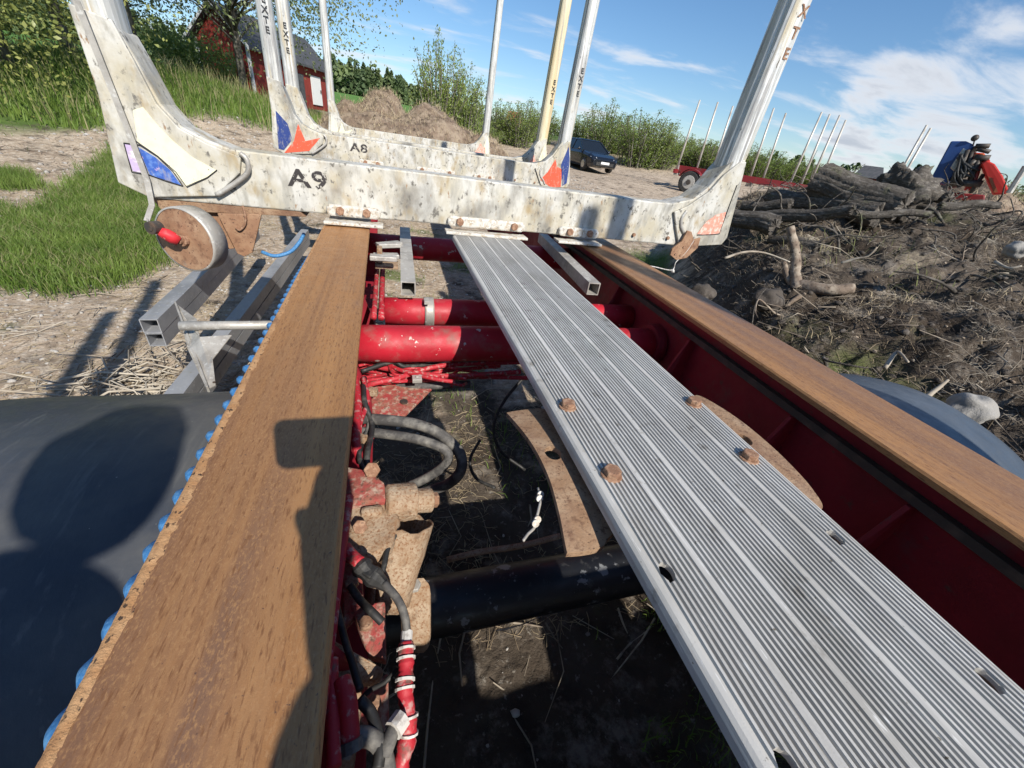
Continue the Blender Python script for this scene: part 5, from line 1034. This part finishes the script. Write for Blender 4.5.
for k_, (a, b, r0, r1, lb) in enumerate(((far(742, 207, 6.0), far(790, 205, 5.8), .05, .06, 'short dark limb against the white bunk end on the bank'), (far(850, 214, 5.3), far(930, 214, 5.5), .035, .03, 'slim grey limb lying below the broken stump'), (far(940, 206, 6.0), far(1000, 204, 6.2), .04, .03, 'thin limb on the crest below the blue cab'), (far(770, 238, 4.8), far(818, 246, 4.6), .035, .05, 'grey broken limb above the upright forked root'))): log('broken_limb', a, b, r0, r1, lb, seed=20 + k_)
# upright gnarled root
D = 4.0; q = lambda a, b, d=D: far(a, b, d)
root = empty('gnarled_root', q(800, 292)); tag(root, 'upright forked root with pale bark standing out of the mud bank', 'root')
for l, r0, r1 in (([(790, 227, 4.0), (794, 245, 3.97), (796, 262, 3.95), (795, 276, 3.9), (798, 290, 3.8)], .030, .042), ([(784, 262, 3.95), (788, 278, 3.9), (796, 288, 3.85), (803, 298, 3.75)], .022, .032), ([(797, 286, 3.85), (815, 288, 3.8), (835, 290, 3.8), (853, 288, 3.85)], .05, .036), ([(800, 296, 3.7), (790, 303, 3.65), (781, 314, 3.6)], .02, .010)):
    pts = spline([q(*w) for w in l], 6); n = len(pts); mb = MB(); mb.tube(pts, [r0 + (r1 - r0) * i / (n - 1) for i in range(n)], 11, wob=.10); build('root_limb', mb, 'root', root, smooth=True)
for i, (l, lb) in enumerate((([(841, 263, 3.9), (855, 259, 3.9), (868, 256, 3.9), (877, 247, 3.9)], 'small pale forked twig in the middle of the mud bank'), ([(885, 368, 2.6), (897, 352, 2.7), (908, 362, 2.6)], 'pale stick poking up just above the right rail'), ([(725, 258, 3.6), (745, 252, 3.7), (765, 253, 3.8), (790, 262, 3.8)], 'long thin branch low on the bank right of the bunk end'), ([(995, 262, 4.2), (1008, 268, 4.1), (1022, 266, 4.1)], 'pale broken branch at the right picture edge'), ([(925, 398, 2.3), (938, 388, 2.35), (948, 380, 2.4)], 'short stick pointing at the pale boulder'), ([(984, 112 + 0, 9.0), (1000, 158, 9.0), (1012, 178, 8.9)], ''))):
    if not lb: continue
    pts = spline([far(*w) for w in l], 6); mb = MB(); n = len(pts); mb.tube(pts, [.011 - .006 * i / n for i in range(n)], 7, wob=.12); o = build('branch', mb, 'twig', None, smooth=True, origin=pts[0]); tag(o, lb, 'branch')
def rock(px, py, r, s, lb, seed, m='stone'):
    c = far(px, py, r); mb = MB(); mb.blob(c, s, 4, .13, seed); o = build('boulder', mb, m, None, smooth=True, origin=c); tag(o, lb, 'boulder')
rock(970, 409, 2.42, (.085, .07, .062), 'pale rounded boulder lying beside the right rusty rail', 3)
rock(690 + 13, 293, 3.4, (.10, .09, .07), 'dull stone half sunk at the foot of the mud bank', 8, 'clod')
rock(768, 300, 3.5, (.12, .10, .09), 'mossy lump left of the gnarled root', 11, 'clod')
rock(1016, 250, 3.9, (.06, .05, .05), 'small pale stone at the right picture edge', 15)

# ------------------------------------------------------------------ parked car
p = far(584, 171, 27.0); pz = hz(p.x, p.y); view = math.atan2(-p.x, -p.y)
CR = empty('parked_car', (p.x, p.y, pz)); tag(CR, 'dark navy car parked on the gravel behind the bunk ends', 'car')
def cloc(v): return v
# local frame: +y is the front of the car
def loft(sections, mb):
    n = len(sections[0]); vs = [v for s in sections for v in s]; fs = []
    for i in range(len(sections) - 1):
        for j in range(n): fs.append((i * n + j, i * n + (j + 1) % n, (i + 1) * n + (j + 1) % n, (i + 1) * n + j))
    fs += [tuple(range(n)), tuple(range((len(sections) - 1) * n, len(sections) * n))]; mb.add(vs, fs)
def sec(y, w, zb, zt, zs): return [(-w * .92, y, zb), (-w, y, zb + .15), (-w, y, zs), (-w * .93, y, zt - .04), (-w * .8, y, zt), (w * .8, y, zt), (w * .93, y, zt - .04), (w, y, zs), (w, y, zb + .15), (w * .92, y, zb)]
mb = MB(); loft([sec(-2.2, .78, .35, .85, .7), sec(-2.1, .86, .25, .98, .8), sec(-1.5, .9, .2, 1.0, .82), sec(.7, .9, .2, .98, .82), sec(1.0, .9, .2, .95, .8), sec(1.7, .88, .2, .86, .72), sec(2.1, .82, .24, .74, .62), sec(2.22, .72, .3, .62, .55)], mb)
build('body', mb, 'car_paint', CR, bev=.03, local=True)
def cab(y, w, z): return [(-w, y, z), (w, y, z)]
mb = MB(); mb.add([(-.82, -1.95, .97), (.82, -1.95, .97), (.82, 1.0, .94), (-.82, 1.0, .94), (-.62, -1.45, 1.44), (.62, -1.45, 1.44), (.64, .05, 1.46), (-.64, .05, 1.46)], [(0, 1, 5, 4), (1, 2, 6, 5), (2, 3, 7, 6), (3, 0, 4, 7), (4, 5, 6, 7), (0, 3, 2, 1)]); build('windows', mb, 'glass_dark', CR, bev=.02, local=True)
mb = MB(); mb.add([(-.64, -1.5, 1.445), (.64, -1.5, 1.445), (.66, .08, 1.465), (-.66, .08, 1.465), (-.6, -1.4, 1.50), (.6, -1.4, 1.50), (.6, -.05, 1.51), (-.6, -.05, 1.51)], [(0, 1, 5, 4), (1, 2, 6, 5), (2, 3, 7, 6), (3, 0, 4, 7), (4, 5, 6, 7), (0, 3, 2, 1)])
for s in (-1, 1):
    mb.bar((s * .83, 1.02, .95), (s * .65, .06, 1.46), .06, .05); mb.bar((s * .84, -.5, .97), (s * .655, -.5, 1.46), .07, .04); mb.bar((s * .83, -1.95, .97), (s * .63, -1.46, 1.45), .08, .05)
build('roof', mb, 'car_paint', CR, bev=.01, local=True)
for s in (-1, 1):
    mb = MB(); mb.add([(s * .80, 2.05, .58), (s * .52, 2.19, .58), (s * .54, 2.14, .70), (s * .82, 1.93, .72)], [(0, 1, 2, 3)]); mb.v = [(a, b + .03, c) for a, b, c in mb.v]; q = build('headlight', mb, 'lamp_lens', CR, local=True); sm = q.modifiers.new('s', 'SOLIDIFY'); sm.thickness = .03
    mb = MB(); mb.blob((s * .98, .72, 1.0), (.1, .07, .07), 2, .0); build('mirror', mb, 'car_paint', CR, smooth=True, local=True)
    for y in (-1.35, 1.38):
        mb = MB(); mb.tube([(s * .72, y, .32), (s * .74, y, .32), (s * .90, y, .32), (s * .92, y, .32)], [.30, .32, .32, .30], 28); wh = build('wheel', mb, 'rubber', CR, local=True)
        mb = MB(); mb.tube([(s * .915, y, .32), (s * .93, y, .32)], [.21, .19], 20); build('rim', mb, 'chrome', wh, local=True)
mb = MB(); mb.box((0, 2.235, .42), (1.1, .03, .16)); build('grille', mb, 'rubber', CR, local=True)
mb = MB(); mb.box((0, 2.262, .47), (.52, .02, .115)); build('number_plate', mb, 'white_trim', CR, local=True)
CR.rotation_euler = (0, 0, -(view) + math.radians(28)); 

# ------------------------------------------------------------------ far red trailer with stakes
e0 = far(672, 182, 24.5); e1 = far(938, 196, 24.0)
ax_ = Vector((e1.x - e0.x, e1.y - e0.y, 0)); Lt = ax_.length; ax_.normalize(); sd = Vector((-ax_.y, ax_.x, 0))
zg = CH - 1.06; FT_ = empty('timber_trailer', (e0.x, e0.y, zg)); tag(FT_, 'red timber trailer with tall thin stakes parked across the yard beyond the bank', 'log trailer')
W3 = lambda u, w, z: Vector((e0.x, e0.y, zg)) + ax_ * u + sd * w + Vector((0, 0, z))
for w in (0, 1.0):
    mb = MB(); mb.bar(W3(.1, w, 1.02), W3(Lt, w, 1.02), .12, .28); build('chassis_rail', mb, 'far_red', FT_, bev=.01)
for u in np.arange(.5, Lt, 1.6):
    mb = MB(); mb.bar(W3(u, 0, .95), W3(u, 1, .95), .1, .1); build('crossmember', mb, 'far_red', FT_)
mb = MB(); mb.bar(W3(.12, -.7, .88), W3(.12, 1.7, .88), .1, .18); build('rear_bar', mb, 'far_red', FT_)
for k, (a, b) in enumerate([((678, 165), (700, 100)), ((697, 168), (718, 102)), ((712, 172), (733, 106)), ((749, 181), (774, 108)), ((762, 182), (786, 113)), ((787, 190), (822, 112)), ((800, 187), (830, 114)), ((812, 180), (840, 115)), ((823, 178), (846, 120)), ((903, 170), (927, 125)), ((909, 168), (931, 128))]):
    base, top = far(*a, 24.3), far(*b, 24.3); base.z = CH + .0; mb = MB(); mb.tube([base + Vector((0, 0, -.15)), top], [.055, .04], 10); sk = build('stake', mb, 'far_stake', FT_, smooth=True)
    mb = MB(); mb.prism([base + Vector((0, 0, -.35)) - ax_ * .1, base + Vector((0, 0, -.35)) + ax_ * .1, base + Vector((0, 0, .1)) + ax_ * .05, base + Vector((0, 0, .1)) - ax_ * .05], sd * .9); build('stake_foot', mb, 'galv', sk)
for u in (1.0, 2.35, 8.6, 9.9):
    for w in (-.62, 1.6):
        mb = MB(); c = W3(u, w, .5); mb.tube([c - sd * .17, c - sd * .14, c + sd * .14, c + sd * .17], [.44, .5, .5, .44], 32); wh = build('wheel', mb, 'rubber', FT_, bev=.01)
        for s in (-1, 1):
            mb = MB(); mb.tube([c + sd * s * .172, c + sd * s * .182], [.30, .27], 24); build('rim', mb, 'galv', wh)
            mb = MB(); mb.tube([c + sd * s * .183, c + sd * s * .24], [.12, .09], 16); build('hub', mb, 'dark_steel', wh)
for u in (1.0, 2.35):
    mb = MB(); c = W3(u, -.62, .5); pts = [c + ax_ * .60 * math.cos(t) + Vector((0, 0, .60 * math.sin(t))) for t in np.linspace(.35, 2.8, 12)]
    mb.add([p_ - sd * .2 for p_ in pts] + [p_ + sd * .2 for p_ in pts], [(i, i + 1, i + 13, i + 12) for i in range(11)]); q = build('mudguard', mb, 'far_red', FT_); sm = q.modifiers.new('s', 'SOLIDIFY'); sm.thickness = .02
for a, b in ((700, 812),):
    mb = MB(); mb.box(W3(5.2, -.1, .75), (.8, .5, .3), Matrix.Rotation(math.atan2(ax_.y, ax_.x), 3, 'Z')); build('tool_box', mb, 'galv', FT_, bev=.02)
    mb = MB(); mb.box(W3(7.0, -.15, .62), (1.2, .1, .35), Matrix.Rotation(math.atan2(ax_.y, ax_.x), 3, 'Z')); build('side_guard', mb, 'white_trim', FT_, bev=.02)

# ------------------------------------------------------------------ crane with blue cab
d = 12.0; cw = lambda a, b, dd=d: far(a, b, dd)
p = cw(955, 200); CN = empty('loader_crane', (p.x, p.y, hz(p.x, p.y))); tag(CN, 'folded red loader crane with a blue panelled cab beyond the mud bank', 'crane')
back = Vector((p.x, p.y, 0)).normalized()
def slab(name, l, m, th, dd=d, par=CN, bev=.02): 
    mb = MB(); mb.prism([cw(a, b, dd) for a, b in l], back * th); return build(name, mb, m, par, bev=bev)
slab('cab_panel', [(930, 180), (951, 141), (966, 141), (975, 145), (951, 178), (946, 184)], 'cab_blue', 1.1)
slab('cab_frame', [(951, 178), (975, 145), (979, 147), (960, 185), (948, 188)], 'dark_steel', .8, 11.95)
slab('grey_cylinder_plate', [(950, 168), (963, 148), (968, 150), (955, 172)], 'galv', .05, 11.85)
slab('crane_base', [(964, 190), (970, 172), (977, 161), (983, 163), (979, 176), (973, 191)], 'crane_red', .4, 11.9)
slab('boom', [(981, 164), (987, 160), (995, 164), (1003, 176), (1009, 191), (1006, 194), (994, 195), (988, 182)], 'crane_red', .35, 11.7)
slab('boom_joint', [(970, 152), (984, 153), (991, 161), (980, 165), (972, 168)], 'crane_red', .3, 11.9)
slab('orange_label', [(988, 176), (992, 178), (998, 192), (994, 193)], 'orange', .01, 11.68, bev=0)
for l, r_ in (([(968, 150), (958, 176)], .035), ([(972, 152), (964, 178)], .03), ([(962, 156), (955, 182)], .03), ([(975, 146), (990, 146)], .04), ([(977, 149), (990, 152)], .035), ([(974, 158), (990, 158)], .05), ([(980, 156), (968, 186)], .04), ([(951, 182), (982, 184)], .06), ([(966, 168), (975, 160)], .05), ([(984, 174), (970, 193)], .03)):
    mb = MB(); mb.tube([cw(*l[0], 11.85), cw(*l[1], 11.85)], r_, 10); build('hydraulic_cylinder', mb, 'dark_steel', CN, smooth=True)
random.seed(9)
for i in range(9):
    a = (random.uniform(957, 975), random.uniform(150, 168)); b = (random.uniform(955, 982), random.uniform(168, 190)); m_ = ((a[0] + b[0]) / 2 + random.uniform(-8, 8), (a[1] + b[1]) / 2 + 3)
    mb = MB(); mb.tube(spline([cw(*a, 11.8), cw(*m_, 11.75), cw(*b, 11.8)], 6), .022, 6); build('hydraulic_hose', mb, 'hose_black', CN, smooth=True)
mb = MB(); mb.tube([cw(973, 146), cw(975, 139)], .012, 6); mb.blob(cw(975, 138), .055, 2, 0); build('work_lamp', mb, 'dark_steel', CN)
mb = MB(); mb.tube([cw(1009, 193, 11.6), cw(1026, 166, 11.6)], .045, 8); build('stabiliser_rod', mb, 'galv', CN)
slab('truck_bed', [(928, 190), (985, 195), (985, 201), (928, 200)], 'far_red', 2.0, 12.3)
c = far(985, 188, 17); mound(985, 192, 16.5, 3.0, 2.2, 2.2, 'pale gravel heap behind the red crane boom', 13)
